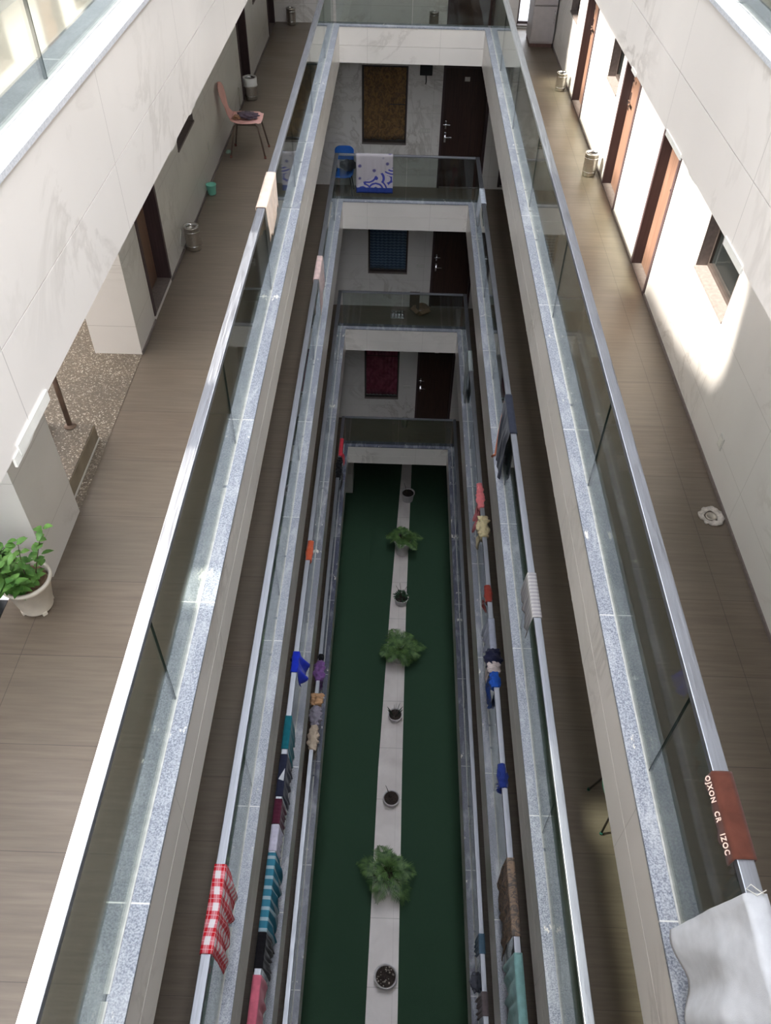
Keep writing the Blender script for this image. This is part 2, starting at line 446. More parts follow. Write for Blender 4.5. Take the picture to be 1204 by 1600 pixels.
# white strip left hanging on the terrace fascia, left
bm = BM(); bx(bm, XL-0.004, XL+0.006, 1.76, 2.03, 2.905, 2.945); bx(bm, XL-0.004, XL+0.004, 1.72, 1.86, 2.895, 2.93)
trim(bm, M['white'], 'torn white foil strip along the foot of the upper left fascia')
bm = BM(); bx(bm, XR-0.004, XR+0.004, 4.02, 4.34, 2.912, 2.94); bx(bm, XR-0.005, XR+0.004, 2.95, 3.2, 2.905, 2.94); bx(bm, XR-0.004, XR+0.004, 5.18, 5.3, 2.918, 2.94)
trim(bm, M['white'], 'torn white foil strip along the foot of the upper right fascia')

# ------------------------------------------------------------------ walls
T = 0.18
doorsA_L = [(6.93, 7.70, 0.06, 2.35), (12.93, 13.72, 0.02, 2.35), (16.05, 16.85, 0.02, 2.35)]
winA_L = [(8.80, 9.67, 0.93, 2.3), (14.55, 15.3, 0.9, 2.3)]
stair = (4.28, 6.36, 0.0, 2.9)
doorsA_R = [(7.69, 8.41, 0.0, 2.35), (9.62, 10.46, 0.0, 2.35), (12.56, 13.40, 0.0, 2.35)]
winA_R = [(5.69, 6.60, 0.965, 2.25), (10.68, 11.35, 0.99, 2.3), (14.03, 14.72, 0.88, 2.3)]
bm = BM()
zb, zt = LV['A'], LV['Z']-FB
wall(bm, 'X', WL-T, WL, 3.62, YW, zb, zt, doorsA_L+winA_L+[stair])
bx(bm, WL-0.45, WL-T, 3.62, 4.28, zb, zt); bx(bm, WL-0.45, WL-T, 6.36, 6.9, zb, zt)     # piers
bx(bm, WL-0.95, WL-0.8, YB, 3.1, zb, zt)
struct('wall_left', bm, M['marble'], 'left marble wall of the top corridor')
bm = BM(); wall(bm, 'X', WR, WR+T, YB, YW, zb, zt, doorsA_R+winA_R)
struct('wall_right', bm, M['marble'], 'right marble wall of the top corridor')
for l, up in (('B', 'A'), ('C', 'B'), ('D', 'C')):
    bm = BM(); wall(bm, 'X', WL-T, WL, YB, YW, LV[l], LV[up]-FB, [])
    struct('wall_left', bm, M['marble'], 'left wall of the '+NAMES[l])
    bm = BM(); wall(bm, 'X', WR, WR+T, YB, YW, LV[l], LV[up]-FB, [])
    struct('wall_right', bm, M['marble'], 'right wall of the '+NAMES[l])
FARH = {'A': ([(-0.8, 0.11, 0.89, 2.35)], [(0.79, 1.66, 0, 2.35)]),
        'B': ([(-0.80, 0.11, 0.89, 2.36)], [(0.79, 1.74, 0, 2.40)]),
        'C': ([(-0.665, 0.24, 0.88, 2.10)], [(0.79, 1.74, 0, 2.30)]),
        'D': ([(-0.75, 0.14, 0.70, 2.35)], [(0.60, 1.55, 0, 2.45)])}
UP = {'A': 'Z', 'B': 'A', 'C': 'B', 'D': 'C'}
for l in 'ABCD':
    w_, d_ = FARH[l]
    z0 = LV[l]
    hs = [(a, b, z0+c, z0+d) for a, b, c, d in w_+d_] + ([(2.08, 2.56, z0+0.05, z0+2.3)] if l in 'AB' else [])
    bm = BM(); wall(bm, 'Y', YW, YW+T, WL, WR, z0, LV[UP[l]]-FB, hs)
    struct('wall_far', bm, M['marble'], 'far marble wall of the '+NAMES[l])
    bm = BM(); bx(bm, WL, WR, YB-T, YB, z0, LV[UP[l]]-FB)
    struct('wall_near', bm, M['marble'], 'near marble wall of the '+NAMES[l])
# dark rooms behind the openings
def room(x0, x1, y0, y1, z0, z1, open_side):
    bm = BM(); t = 0.05
    bx(bm, x0-t, x1+t, y0-t, y1+t, z0-t, z0); bx(bm, x0-t, x1+t, y0-t, y1+t, z1, z1+t)
    if open_side != 'x0': bx(bm, x0-t, x0, y0, y1, z0, z1)
    if open_side != 'x1': bx(bm, x1, x1+t, y0, y1, z0, z1)
    if open_side != 'y0': bx(bm, x0, x1, y0-t, y0, z0, z1)
    if open_side != 'y1': bx(bm, x0, x1, y1, y1+t, z0, z1)
    struct('wall_room', bm, M['ceiling'], 'plain room shell behind the corridor wall')
for l in 'ABCD':
    room(WL+0.1, 1.9, YW+T+0.06, YW+2.2, LV[l]+0.05, LV[UP[l]]-FB-0.2, 'y0')
room(2.0, 2.62, YW+T+0.06, YW+1.5, LV['B']+0.05, LV['A']-0.4, 'y0')
room(WR+T+0.06, WR+2.2, 4.6, 8.6, 0.05, 2.6, 'x0'); room(WR+T+0.06, WR+2.2, 8.8, 14.9, 0.05, 2.6, 'x0')
room(WL-2.0, WL-T-0.06, 7.0, 16.95, 0.05, 2.6, 'x1')

# terrace level: added unseen screen on the left, its slot cut to shape the sun patch, wall on the right
SL = SUN_SLOPE*(WR-WL)
bm = BM()
def prism_yz(bm, x0, x1, poly):
    a = [bm.verts.new((x0, y, z)) for y, z in poly]; b = [bm.verts.new((x1, y, z)) for y, z in poly]
    bm.faces.new(a); bm.faces.new(b[::-1])
    for i in range(len(poly)):
        j = (i+1) % len(poly); bm.faces.new((a[i], a[j], b[j], b[i]))
z3 = LV['Z']
lowc = [(14.35, 5.2), (7.75, 5.2), (7.70, SL+0.26), (7.585, SL+0.30), (6.519, SL+0.38), (5.85, SL+0.53), (5.473, SL+0.63), (5.385, SL+0.83), (5.469, SL+1.12), (5.556, SL+1.50)]
for a, b in zip(lowc[1:], lowc[2:]):
    pass
prism_yz(bm, WL-0.15, WL, [(7.75, z3), (14.35, z3), (14.35, 5.2), (7.75, 5.2)])
prev = (7.75, 5.2)
for y, zz in lowc[2:7]:
    prism_yz(bm, WL-0.15, WL, [(y, z3), (prev[0], z3), prev, (y, zz)]); prev = (y, zz)
prism_yz(bm, WL-0.15, WL, [(YB, z3), (5.473, z3), (5.473, SL+0.63), (5.385, SL+0.83), (5.469, SL+1.12), (5.556, SL+1.50), (5.556, 7.75), (YB, 7.75)])
prism_yz(bm, WL-0.15, WL, [(5.556, SL+1.55), (14.35, SL+1.55), (14.35, 7.75), (5.556, 7.75)])
prism_yz(bm, WL-0.15, WL, [(14.35, z3), (YW, z3), (YW, 7.75), (14.35, 7.75)])
struct('wall_left', bm, M['marble'], 'added unseen left screen of the terrace shaping the sun patch')
bm = BM(); bx(bm, WR, WR+T, YB, YW, z3, z3+2.6)
struct('wall_right', bm, M['roof'], 'right wall of the terrace')  # unseen wall, greyed so it bounces less sun onto the left fascia
bm = BM(); bx(bm, WL, WR, YW, YW+T, z3, z3+2.6)
struct('wall_far', bm, M['marble'], 'far wall of the terrace')
bm = BM(); bx(bm, WL-0.15, XL, YB, YW+0.2, 7.75, 7.9); bx(bm, XL-0.06, XL, YB, YW+0.2, 7.3, 7.75); bx(bm, XL-0.15, XL, YB, YW+0.2, 7.9, 10.5)  # unseen roof and upstand, added to block sun and low sky
struct('ceiling', bm, M['roof'], 'added unseen light-blocking roof over the left side of the terrace')
bm = BM(); bx(bm, XR, WR+T, YB, YW+0.2, 6.2, 6.35); bx(bm, XR, XR+0.12, YB, YW+0.2, 6.35, 7.9); bx(bm, WR, WR+T, YB, YW, z3+2.6, 6.2)  # unseen roof, added to cut low sky light on the fascias
struct('ceiling', bm, M['roof'], 'added unseen light-blocking roof over the right side of the terrace')
bm = BM(); bx(bm, XL, XR, YF, YW+0.2, 6.2, 6.35); bx(bm, XL, XR, YF, YF+0.12, 6.35, 7.9); bx(bm, WL, WR, YW, YW+T, z3+2.6, 7.75)  # added out of view, keeps sky light off the upper fascias
struct('ceiling', bm, M['roof'], 'added unseen light-blocking roof over the far end of the terrace')
# ground level shell
bm = BM(); bx(bm, WL-0.35, WL-0.05, YB, 20, GZ, LV['D']-FB); struct('wall_left', bm, M['marble'], 'left wall of the ground floor')
bm = BM(); bx(bm, WR+0.25, WR+0.5, YB, 20, GZ, LV['D']-FB); struct('wall_right', bm, M['marble'], 'right wall of the ground floor')
bm = BM(); bx(bm, WL-0.35, WR+0.5, 20, 20.2, GZ, LV['D']-FB); struct('wall_far', bm, M['marble'], 'far wall of the ground floor')
bm = BM(); bx(bm, WL-0.35, WR+0.5, YB-0.2, YB, GZ, LV['D']-FB); struct('wall_near', bm, M['marble'], 'near wall of the ground floor')
bm = BM(); bx(bm, WL-0.35, WR+0.5, YW+0.2, 20, LV['D']-FB, LV['D']); struct('ceiling', bm, M['ceiling'], 'ceiling over the back of the ground floor')
bm = BM(); bx(bm, WL-0.05, WR+0.25, YB, 20, GZ-0.1, GZ)
struct('floor', bm, M['turf'], 'green artificial turf covering the ground floor')
# path strip, laid slightly off the axis
def path_mat():
    t = NT('pale_marble_path'); o = t.coord(); s = t.sep(o)
    c = t.ramp(t.noise(o, 1.6, 5, 0.5), [(0.3, hexc(212, 202, 198)), (0.7, hexc(236, 228, 224))])
    jl = t.math('MAXIMUM', t.line(s[1], 1.22, 0.35, 0.012), t.math('MULTIPLY', t.line(s[0], 3.0, 0.33, 0.008), 0.5))
    c = t.mix(t.math('MULTIPLY', jl, 0.45), c, hexc(120, 112, 106)); t.base(c); return t.set(0.4)
bm = BM()
pl = [(-0.32, YB), (-0.155, 3.41), (-0.071, 8.40), (0.10, 13.0), (0.353, 18.5), (0.40, 20)]
pr_ = [(0.42, YB), (0.437, 3.43), (0.467, 8.41), (0.52, 13.0), (0.653, 18.5), (0.68, 20)]
tl = [bm.verts.new((x, y, GZ+0.012)) for x, y in pl]; tr_ = [bm.verts.new((x, y, GZ+0.012)) for x, y in pr_]
bl = [bm.verts.new((x, y, GZ)) for x, y in pl]; br = [bm.verts.new((x, y, GZ)) for x, y in pr_]
for i in range(len(pl)-1):
    bm.faces.new((tl[i], tl[i+1], tr_[i+1], tr_[i])); bm.faces.new((tl[i], bl[i], bl[i+1], tl[i+1])); bm.faces.new((tr_[i], tr_[i+1], br[i+1], br[i]))
trim(bm, path_mat(), 'pale marble path strip down the middle of the turf')
# plinth under the far left corner
bm = BM(); bx(bm, -2.0, -1.115, 17.17, 17.9, GZ, GZ+0.76)
trim(bm, M['fascia'], 'low masonry plinth on the turf at the far left corner')

# skirtings
k = 0
for nm, b in (('left', (WL, WL+0.012, 6.36, 6.93)), ('left', (WL, WL+0.012, 7.70, 12.93)), ('left', (WL, WL+0.012, 13.72, 16.05)),
              ('right', (WR-0.012, WR, YB, 7.69)), ('right', (WR-0.012, WR, 8.41, 9.62)), ('right', (WR-0.012, WR, 10.46, 12.56)), ('right', (WR-0.012, WR, 13.40, YW))):
    bm = BM(); bx(bm, b[0], b[1], b[2], b[3], 0.0, 0.03); struct('baseboard_'+nm, bm, M['sill'], 'thin stone bead at the wall foot')

# ------------------------------------------------------------------ windows and doors
wn_, dn_ = 0, 0
def door_at(axis, c, sgn, a0, a1, z0, z1, leafmat, label, handle_side, plate=False, recess=0.13):
    """axis X: wall plane x=c, sgn = direction outward (into the wall)"""
    global dn_; dn_ += 1
    def P(d0, d1, s0, s1, u0, u1):
        lo, hi = sorted((c+sgn*d0, c+sgn*d1))
        return (lo, hi, s0, s1, u0, u1) if axis == 'X' else (s0, s1, lo, hi, u0, u1)
    fr = BM()
    bx(fr, *P(-0.012, recess+0.03, a0, a0+0.05, z0, z1)); bx(fr, *P(-0.012, recess+0.03, a1-0.05, a1, z0, z1)); bx(fr, *P(-0.012, recess+0.03, a0+0.05, a1-0.05, z1-0.05, z1))
    d = struct('door_%d' % dn_, fr, M['frame'], label)
    lf = boxobj('door_leaf', P(recess, recess+0.035, a0+0.052, a1-0.052, z0+0.01, z1-0.052), leafmat, d)
    hx = a0+0.11 if handle_side == 0 else a1-0.11
    sg = 1 if handle_side == 0 else -1
    b = BM(); bx(b, *P(recess-0.008, recess, hx-0.02, hx+0.02, z0+0.93, z0+1.13))
    bx(b, *P(recess-0.05, recess-0.008, hx-0.01, hx+0.01, z0+1.03, z0+1.05)); bx(b, *sorted_box(P(recess-0.055, recess-0.035, hx-0.01, hx+sg*0.13, z0+1.03, z0+1.052)))
    obj('door_handle', b, M['chrome'], d, bevel=0.002)
    b = BM(); bx(b, *P(recess-0.02, recess, hx-0.015, hx+0.015, z0+1.20, z0+1.36)); bx(b, *sorted_box(P(recess-0.03, recess-0.015, hx-0.05, hx+sg*0.09, z0+1.27, z0+1.29)))
    obj('latch', b, M['chrome'], d, bevel=0.002)
    if plate:
        boxobj('number_plate', P(recess-0.006, recess, (a0+a1)/2-0.05, (a0+a1)/2+0.05, z1-0.30, z1-0.22), M['bin'], d)
    # threshold
    boxobj('threshold', P(-0.01, recess+0.04, a0, a1, z0-0.0, z0+0.012), M['sill'], d)
    return d
def sorted_box(b):
    x0, x1, y0, y1, z0, z1 = b
    return (min(x0, x1), max(x0, x1), min(y0, y1), max(y0, y1), min(z0, z1), max(z0, z1))
def window_at(axis, c, sgn, a0, a1, z0, z1, label, recess=0.10, fmat=None, mull=True):
    global wn_; wn_ += 1
    def P(d0, d1, s0, s1, u0, u1):
        lo, hi = sorted((c+sgn*d0, c+sgn*d1))
        return (lo, hi, s0, s1, u0, u1) if axis == 'X' else (s0, s1, lo, hi, u0, u1)
    f = BM(); w = 0.04
    bx(f, *P(recess, recess+0.05, a0, a0+w, z0, z1)); bx(f, *P(recess, recess+0.05, a1-w, a1, z0, z1))
    bx(f, *P(recess, recess+0.05, a0+w, a1-w, z0, z0+w)); bx(f, *P(recess, recess+0.05, a0+w, a1-w, z1-w, z1))
    o = struct('window_%d' % wn_, f, fmat or M['alum'], label)
    boxobj('pane', P(recess+0.02, recess+0.026, a0+w, a1-w, z0+w, z1-w), M['pane'], o)
    s = BM()   # reveal lining: sill and jambs
    bx(s, *P(-0.012, recess, a0, a1, z0-0.018, z0+0.004)); bx(s, *P(0.0, recess, a0, a0+0.012, z0, z1)); bx(s, *P(0.0, recess, a1-0.012, a1, z0, z1))
    obj('window_sill', s, M['sill'], o)
    return o
for i, (a, b, c, d) in enumerate(doorsA_L):
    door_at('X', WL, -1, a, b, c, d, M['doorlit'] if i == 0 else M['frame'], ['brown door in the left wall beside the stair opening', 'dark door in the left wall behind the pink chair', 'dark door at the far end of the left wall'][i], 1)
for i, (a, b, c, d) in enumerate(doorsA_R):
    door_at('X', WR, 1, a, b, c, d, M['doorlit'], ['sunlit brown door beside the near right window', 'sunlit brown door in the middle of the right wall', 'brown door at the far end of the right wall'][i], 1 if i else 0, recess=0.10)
for (a, b, c, d), lab in zip(winA_L, ('small window in the left wall above the mint mug', 'window at the far end of the left wall')):
    window_at('X', WL, -1, a, b, c, d, lab)
for (a, b, c, d), lab in zip(winA_R, ('nearest window in the sunlit right wall with stone sill', 'middle window of the sunlit right wall', 'far window of the right wall above the steel bin')):
    window_at('X', WR, 1, a, b, c, d, lab)
def curtain(x0, x1, y, z0, z1, mat, label, parent=None, folds=11, amp=0.02):
    bm = BM(); uvl = bm.loops.layers.uv.new('uv'); nx, nz = folds*6, 10; g = []
    for i in range(nx+1):
        u = i/nx
        g.append([bm.verts.new((x0+(x1-x0)*u, y+amp*math.sin(u*folds*2*PI)+0.006*math.sin(j*1.3+u*9), z0+(z1-z0)*j/nz)) for j in range(nz+1)])
    for i in range(nx):
        for j in range(nz):
            f = bm.faces.new((g[i][j], g[i+1][j], g[i+1][j+1], g[i][j+1]))
            for lp, (a, b) in zip(f.loops, ((i, j), (i+1, j), (i+1, j+1), (i, j+1))):
                lp[uvl].uv = (a/nx*(x1-x0), b/nz*(z1-z0))
    o = obj('curtain', bm, mat, parent, smooth=True, solid=0.003)
    return tag(o, label, 'curtain')
def curtain_mat(name, a, b, sc=9):
    t = NT(name); uv = t.coord('UV')
    n = t.noise(t.mapp(uv, (1, 0.6, 1)), sc, 4, 2.0)
    t.base(t.ramp(n, [(0.4, hexc(*a)), (0.6, hexc(*b))])); return t.set(0.85, 0, 0.2)
far_cur = {'B': (curtain_mat('brown_patterned_cloth', (136, 106, 76), (186, 142, 90), 14), 'brown patterned curtain in the second corridor window'),
           'C': (stripes_mat('blue_woven_cloth', [hexc(92, 120, 148), hexc(132, 164, 190), hexc(76, 104, 136)], 0.07, 'v'), 'blue banded curtain in the third corridor window'),
           'D': (curtain_mat('maroon_cloth', (150, 62, 88), (184, 88, 112), 5), 'maroon pleated curtain in the lowest window'),
           'A': (curtain_mat('pale_grey_cloth', (120, 120, 120), (150, 150, 150), 5), 'grey curtain in the top far window')}
for l in 'ABCD':
    z0 = LV[l]
    (a, b, c, d) = FARH[l][0][0]
    window_at('Y', YW, 1, a, b, z0+c, z0+d, 'window in the far wall of the '+NAMES[l], recess=0.04)
    wo = bpy.data.objects['window_%d' % wn_]
    boxobj('window_bar', (a+0.05 if l != 'B' else (a+b)/2+0.1, b-0.05, YW+0.085, YW+0.10, z0+{'A': 2.0, 'B': 1.62, 'C': 1.95, 'D': 1.98}[l], z0+{'A': 2.015, 'B': 1.635, 'C': 1.965, 'D': 1.995}[l]), M['chrome'], wo)
    if l in 'BCD': curtain(a+0.03, b-0.03, YW+0.135, z0+c+0.03, z0+d-0.03, far_cur[l][0], far_cur[l][1], amp=0.012, folds=9 if l != 'B' else 5)
    (a, b, c, d) = FARH[l][1][0]
    door_at('Y', YW, 1, a, b, z0, z0+d, M['door'], 'dark wooden door in the far wall of the '+NAMES[l], 0, plate=True, recess=0.05)
window_at('Y', YW, 1, 2.08, 2.56, LV['A']+0.05, 2.3, 'tall bright window at the far right end of the top corridor', fmat=M['frame'])
door_at('Y', YW, 1, 2.08, 2.56, LV['B']+0.05, LV['B']+2.3, M['door'], 'dark narrow door at the far right end of the second corridor', 1, recess=0.08)

# ------------------------------------------------------------------ railings
def glass_panel(parent, axis, c, a0, a1, z0, z1, t=0.012):
    bm = BM()
    if axis == 'X': bx(bm, c-t/2, c+t/2, a0, a1, z0, z1)
    else: bx(bm, a0, a1, c-t/2, c+t/2, z0, z1)
    bm.faces.ensure_lookup_table()
    for f in bm.faces:
        n = f.normal if f.normal.length else None
    bmesh.ops.recalc_face_normals(bm, faces=bm.faces)
    for f in bm.faces:
        n = f.normal; big = abs(n.x) if axis == 'X' else abs(n.y)
        f.material_index = 0 if big > 0.9 else 1
    return obj('glass_panel', bm, [M['glass'], M['edge']], parent)
WHERE = {'Z': 'on the terrace kerb at the very top', 'A': 'on the top corridor kerb', 'B': 'on the second corridor kerb', 'C': 'on the third corridor kerb', 'D': 'on the lowest corridor kerb'}
def railing(l, side):
    z = LV[l]; R = xr(l); top = z+(0.465 if l == 'Z' else KH)
    rz = z+RH+(0.04 if l == 'Z' else 0)
    nm = {'L': 'left', 'R': 'right', 'F': 'far'}[side]
    if side in 'LR':
        X = XL-W1 if side == 'L' else R+W1
        e = empty('glass_railing', (X, 7.5, top), 'long %s glass railing with steel handrail %s' % (nm, WHERE[l]), 'railing', 'long glass railings around the atrium')
        off = {'L': 0.17, 'R': -0.18}[side]+{'A': 0, 'B': 0.9, 'C': 0.4, 'D': 1.4, 'Z': 0.5}[l]
        cuts = [YN-0.05]+[y for y in [off+2.25*i for i in range(0, 8)] if YN+0.3 < y < YF]+[YF+W1-0.04]
        for a, b in zip(cuts, cuts[1:]):
            g = glass_panel(e, 'X', 0, a+0.003-7.5, b-0.003-7.5, -0.012, rz-0.036-top)
        bm = BM(); bx(bm, -0.0355, 0.0355, YN-0.1-7.5, YF+W1+0.02-7.5, rz-0.04-top, rz-top)
        obj('handrail', bm, M['steel'], e, bevel=0.004)
    else:
        Y = YF+W1
        e = empty('glass_railing', (0.13, Y, top), 'short far glass railing with steel handrail %s' % WHERE[l], 'railing', 'short glass railings across the far end')
        a0, a1 = XL-W1+0.04-0.13, R+W1-0.04-0.13
        mid = (a0+a1)/2
        for a, b in ((a0+0.01, mid-0.003), (mid+0.003, a1-0.01)):
            glass_panel(e, 'Y', 0, a, b, -0.012, rz-0.036-top)
        bm = BM(); bx(bm, a0+0.002, a1-0.002, -0.025, 0.025, rz-0.035-top, rz-top)
        obj('handrail', bm, M['steel'], e, bevel=0.004)
for l in 'ZABCD':
    for s in 'LRF':
        if l == 'Z' and s == 'F': continue
        railing(l, s)

# ------------------------------------------------------------------ stair in the left wall
bm = BM()
bx(bm, -4.6, WL-0.001, 4.28, 6.36, -0.12, 0.004)
bx(bm, -4.6, WL-0.46, 6.36, 8.0, -0.12, 0.004)
struct('floor', bm, M['terrazzo'], 'terrazzo landing beyond the left wall')
bm = BM()
bx(bm, -2.90, -2.492, 4.285, 5.13, 0.004, 0.16)
bx(bm, -3.25, -2.88, 4.285, 5.12, 0.004, 0.32)
bx(bm, -3.6, -3.25, 4.285, 5.11, 0.004, 0.48)
bx(bm, -3.95, -3.6, 4.285, 5.10, 0.004, 0.64)
o = obj('staircase', bm, M['terrazzo']); tag(o, 'terrazzo steps rising behind the opening in the left wall', 'stairs')
for (x, z0, z1, y1) in ((-2.492, 0.004, 0.152, 5.13), (-2.88, 0.16, 0.312, 5.12)):
    bm = BM(); bx(bm, x, x+0.006, 4.29, y1, z0, z1); q = obj('step_riser', bm, M['riser'], o); q['label'] = 'smooth cement riser'
bm = BM(); bx(bm, -2.4875, -2.476, 4.29, 5.13, 0.004, 0.016); trim(bm, M['white'], 'white sealant line at the foot of the first terrazzo step')
bm = BM(); bx(bm, -5.0, -2.86, 3.4, 3.6, 0, 2.9); struct('wall_stair', bm, M['riser'], 'wall beside the stair')
bm = BM(); bx(bm, -4.7, WL-0.46, 8.0, 8.1, -0.1, 2.6); struct('wall_stair', bm, M['marble'], 'wall behind the stair landing')
e = empty('stair_handrail', (-2.68, 5.10, 0.16), 'rusty brown pipe handrail standing on the terrazzo step', 'handrail')
bm = BM(); tube(bm, [(0, 0, 0), (0, 0.0, 0.9)], 0.022, 12); obj('post', bm, M['rustpipe'], e, True)
bm = BM(); lathe(bm, [(0.05, 0), (0.05, 0.006), (0.024, 0.014), (0.0225, 0.02)], 16); obj('base_plate', bm, M['rustpipe'], e, True)
bm = BM(); tube(bm, [(0, 0, 0.9), (-0.4, 0, 1.08), (-1.2, 0, 1.75)], 0.022, 12); obj('rail', bm, M['rustpipe'], e, True)
bm = BM(); bx(bm, -4.3, WL-0.46, 3.4, 8.1, 2.93, 3.05); struct('ceiling', bm, M['ceiling'], 'added unseen ceiling shading the stair landing')  # unseen ceiling, added to dim the daylight on the steps
bm = BM(); bx(bm, -9.2, -9.0, -8, 26, GZ, 9.0); struct('wall_sun_block', bm, M['fascia'], 'added unseen wall outside keeping the sun off the stair opening')  # tall unseen blocker, stops sun entering through the stair opening
# black sheet standing in for the dark recess near the potted plant
bm = BM(); bx(bm, -5.0, -2.655, YB, 3.4, -0.1, 0.003); struct('floor', bm, plain('recess_black', (0.015, 0.016, 0.018, 1), 0.25), 'black sheet for the dark recess beside the near left wall')

# ------------------------------------------------------------------ cloths on the rails
def rail_x(l, side): return XL-W1 if side == 'L' else xr(l)+W1
def drape(name, cat, l, side, y0, y1, d_out, d_in, mat, label, group=None, amp=0.015, nfold=5, gather=0.0, skew=0.0, ragged=0.05, seed=0, d_out2=None, solid=0.004, flare=0.0):
    """cloth hung over a handrail; d_out = drop on the atrium side"""
    X = rail_x(l, side); Z = LV[l]+RH; dr = 1 if side == 'L' else -1
    bm = BM(); uvl = bm.loops.layers.uv.new('uv')
    rnd = random.Random(seed*31+7); ph = [rnd.uniform(0, 6.28) for _ in range(6)]
    ny, n1, n2, n3 = 30, max(3, int(d_in/0.03)), 4, max(3, int(d_out/0.025))
    d2 = d_out2 if d_out2 is not None else d_out
    yc = (y0+y1)/2; hw = (y1-y0)/2; G = []
    for i in range(ny+1):
        u = i/ny; y = y0+(y1-y0)*u; row = []
        dd = d_out+(d2-d_out)*u
        dd *= 1+ragged*(math.sin(u*9+ph[0])+0.5*math.sin(u*23+ph[1]))
        di = d_in*(1+ragged*math.sin(u*7+ph[2]))
        for j in range(n1+n2+n3+1):
            if j <= n1:
                q = 1-j/n1; x = -0.043; z = 0.005-q*di; side_s = -1; depth = q*di; s = di-q*di
            elif j <= n1+n2:
                q = (j-n1)/n2; x = -0.043+0.086*q; z = 0.005+0.003*math.sin(q*PI)+0.001*math.sin(u*40+ph[3]); side_s = 0; depth = 0; s = di+0.086*q
            else:
                q = (j-n1-n2)/n3; x = 0.043; z = 0.005-q*dd; side_s = 1; depth = q*dd; s = di+0.086+q*dd
            t = min(1, depth/0.25)
            rip = math.sin(u*nfold*2*PI+ph[4]+depth*3)*0.6+math.sin(u*nfold*3.3*PI+ph[5]-depth*5)*0.4
            if side_s == 1: x += t*(amp*(rip+1.0)+flare*depth)
            elif side_s == -1: x -= t*amp*0.6*(rip+1.0)
            yy = yc+(y-yc)*(1-gather*t*(0.4+0.6*min(1, depth/max(0.1, dd))))+skew*depth*(1 if side_s == 1 else 0.3)
            yy += 0.004*t*noise.noise(Vector((u*6, j*0.3, seed)))
            row.append((bm.verts.new((X+dr*x, yy, Z+z)), (u*(y1-y0), s)))
        G.append(row)
    for i in range(ny):
        for j in range(len(G[0])-1):
            q = (G[i][j], G[i+1][j], G[i+1][j+1], G[i][j+1])
            f = bm.faces.new([a[0] for a in q])
            for lp, a in zip(f.loops, q): lp[uvl].uv = a[1]
    o = obj(name, bm, mat, None, smooth=True, solid=solid)
    return tag(o, label, cat, group)
def wrap(name, cat, l, side, y0, y1, r, mat, label, seed=0, tails=(), sag=0.03, lump=0.4, group=None):
    """garment bunched around a handrail, optional hanging tails [(y, length, width)]"""
    X = rail_x(l, side); Z = LV[l]+RH-0.018; dr = 1 if side == 'L' else -1
    bm = BM(); uvl = bm.loops.layers.uv.new('uv'); n, m = 40, 32; G = []
    for i in range(n+1):
        u = i/n; y = y0+(y1-y0)*u; e = 0.72+0.28*math.sin(PI*min(1, max(0, u*1.0)))
        row = []
        for k in range(m):
            th = 2*PI*k/m
            nz = noise.noise(Vector((math.cos(th)*1.6, u*5*(y1-y0)/0.3, math.sin(th)*1.6+seed*3.7)))
            pl = 0.10*math.sin(th*5+u*9+seed)+0.08*math.sin(u*34+th+seed)
            n3 = noise.noise(Vector((math.cos(th)*4, y*22, math.sin(th)*4+seed)))
            rr = r*e*(1+lump*nz*1.3+pl*lump+0.45*lump*abs(n3))
            rr = max(rr, 0.05)
            sx = rr*math.cos(th); sz = rr*math.sin(th)*(0.62 if math.sin(th) > 0 else 1.0)
            if math.sin(th) < 0: sz -= sag*(-math.sin(th))
            row.append(bm.verts.new((X+dr*(sx+0.012), y+0.01*nz, Z+sz)))
        G.append(row)
    for i in range(n):
        for k in range(m):
            f = bm.faces.new((G[i][k], G[i][(k+1) % m], G[i+1][(k+1) % m], G[i+1][k]))
            for lp, (a, b) in zip(f.loops, ((i, k), (i, k+1), (i+1, k+1), (i+1, k))): lp[uvl].uv = (a/n*(y1-y0), b/m*0.3)
    c0 = bm.verts.new((X, y0+0.004, Z)); c1 = bm.verts.new((X, y1-0.004, Z))
    for k in range(m):
        bm.faces.new((G[0][k], c0, G[0][(k+1) % m])); bm.faces.new((G[n][k], G[n][(k+1) % m], c1))
    for ti, (ty, tl_, tw) in enumerate(tails):
        ns = 8; A = []
        for s in range(ns+1):
            q = s/ns; zz = Z-0.03-q*tl_; ww = tw*(0.7+0.5*q)*(1-0.75*max(0, q-0.8)/0.2)
            xo = 0.055+0.03*math.sin(q*4+ti+seed)
            row = []
            for c in range(7):
                v = c/6-0.5
                row.append(bm.verts.new((X+dr*(xo+0.018*math.sin(c*1.9+q*5+ti)), ty+v*ww+0.02*math.sin(q*5+ti*2), zz)))
            A.append(row)
        for s in range(ns):
            for c in range(6):
                f = bm.faces.new((A[s][c], A[s][c+1], A[s+1][c+1], A[s+1][c]))
                # back side for thickness
        B = []
        for row in A: B.append([bm.verts.new(v.co+Vector((dr*0.006, 0, 0))) for v in row])
        for s in range(ns):
            for c in range(6): bm.faces.new((B[s][c], B[s+1][c], B[s+1][c+1], B[s][c+1]))
    o = obj(name, bm, mat, None, smooth=True)
    return tag(o, label, cat, group)

GR = 'laundry hung on the rails'
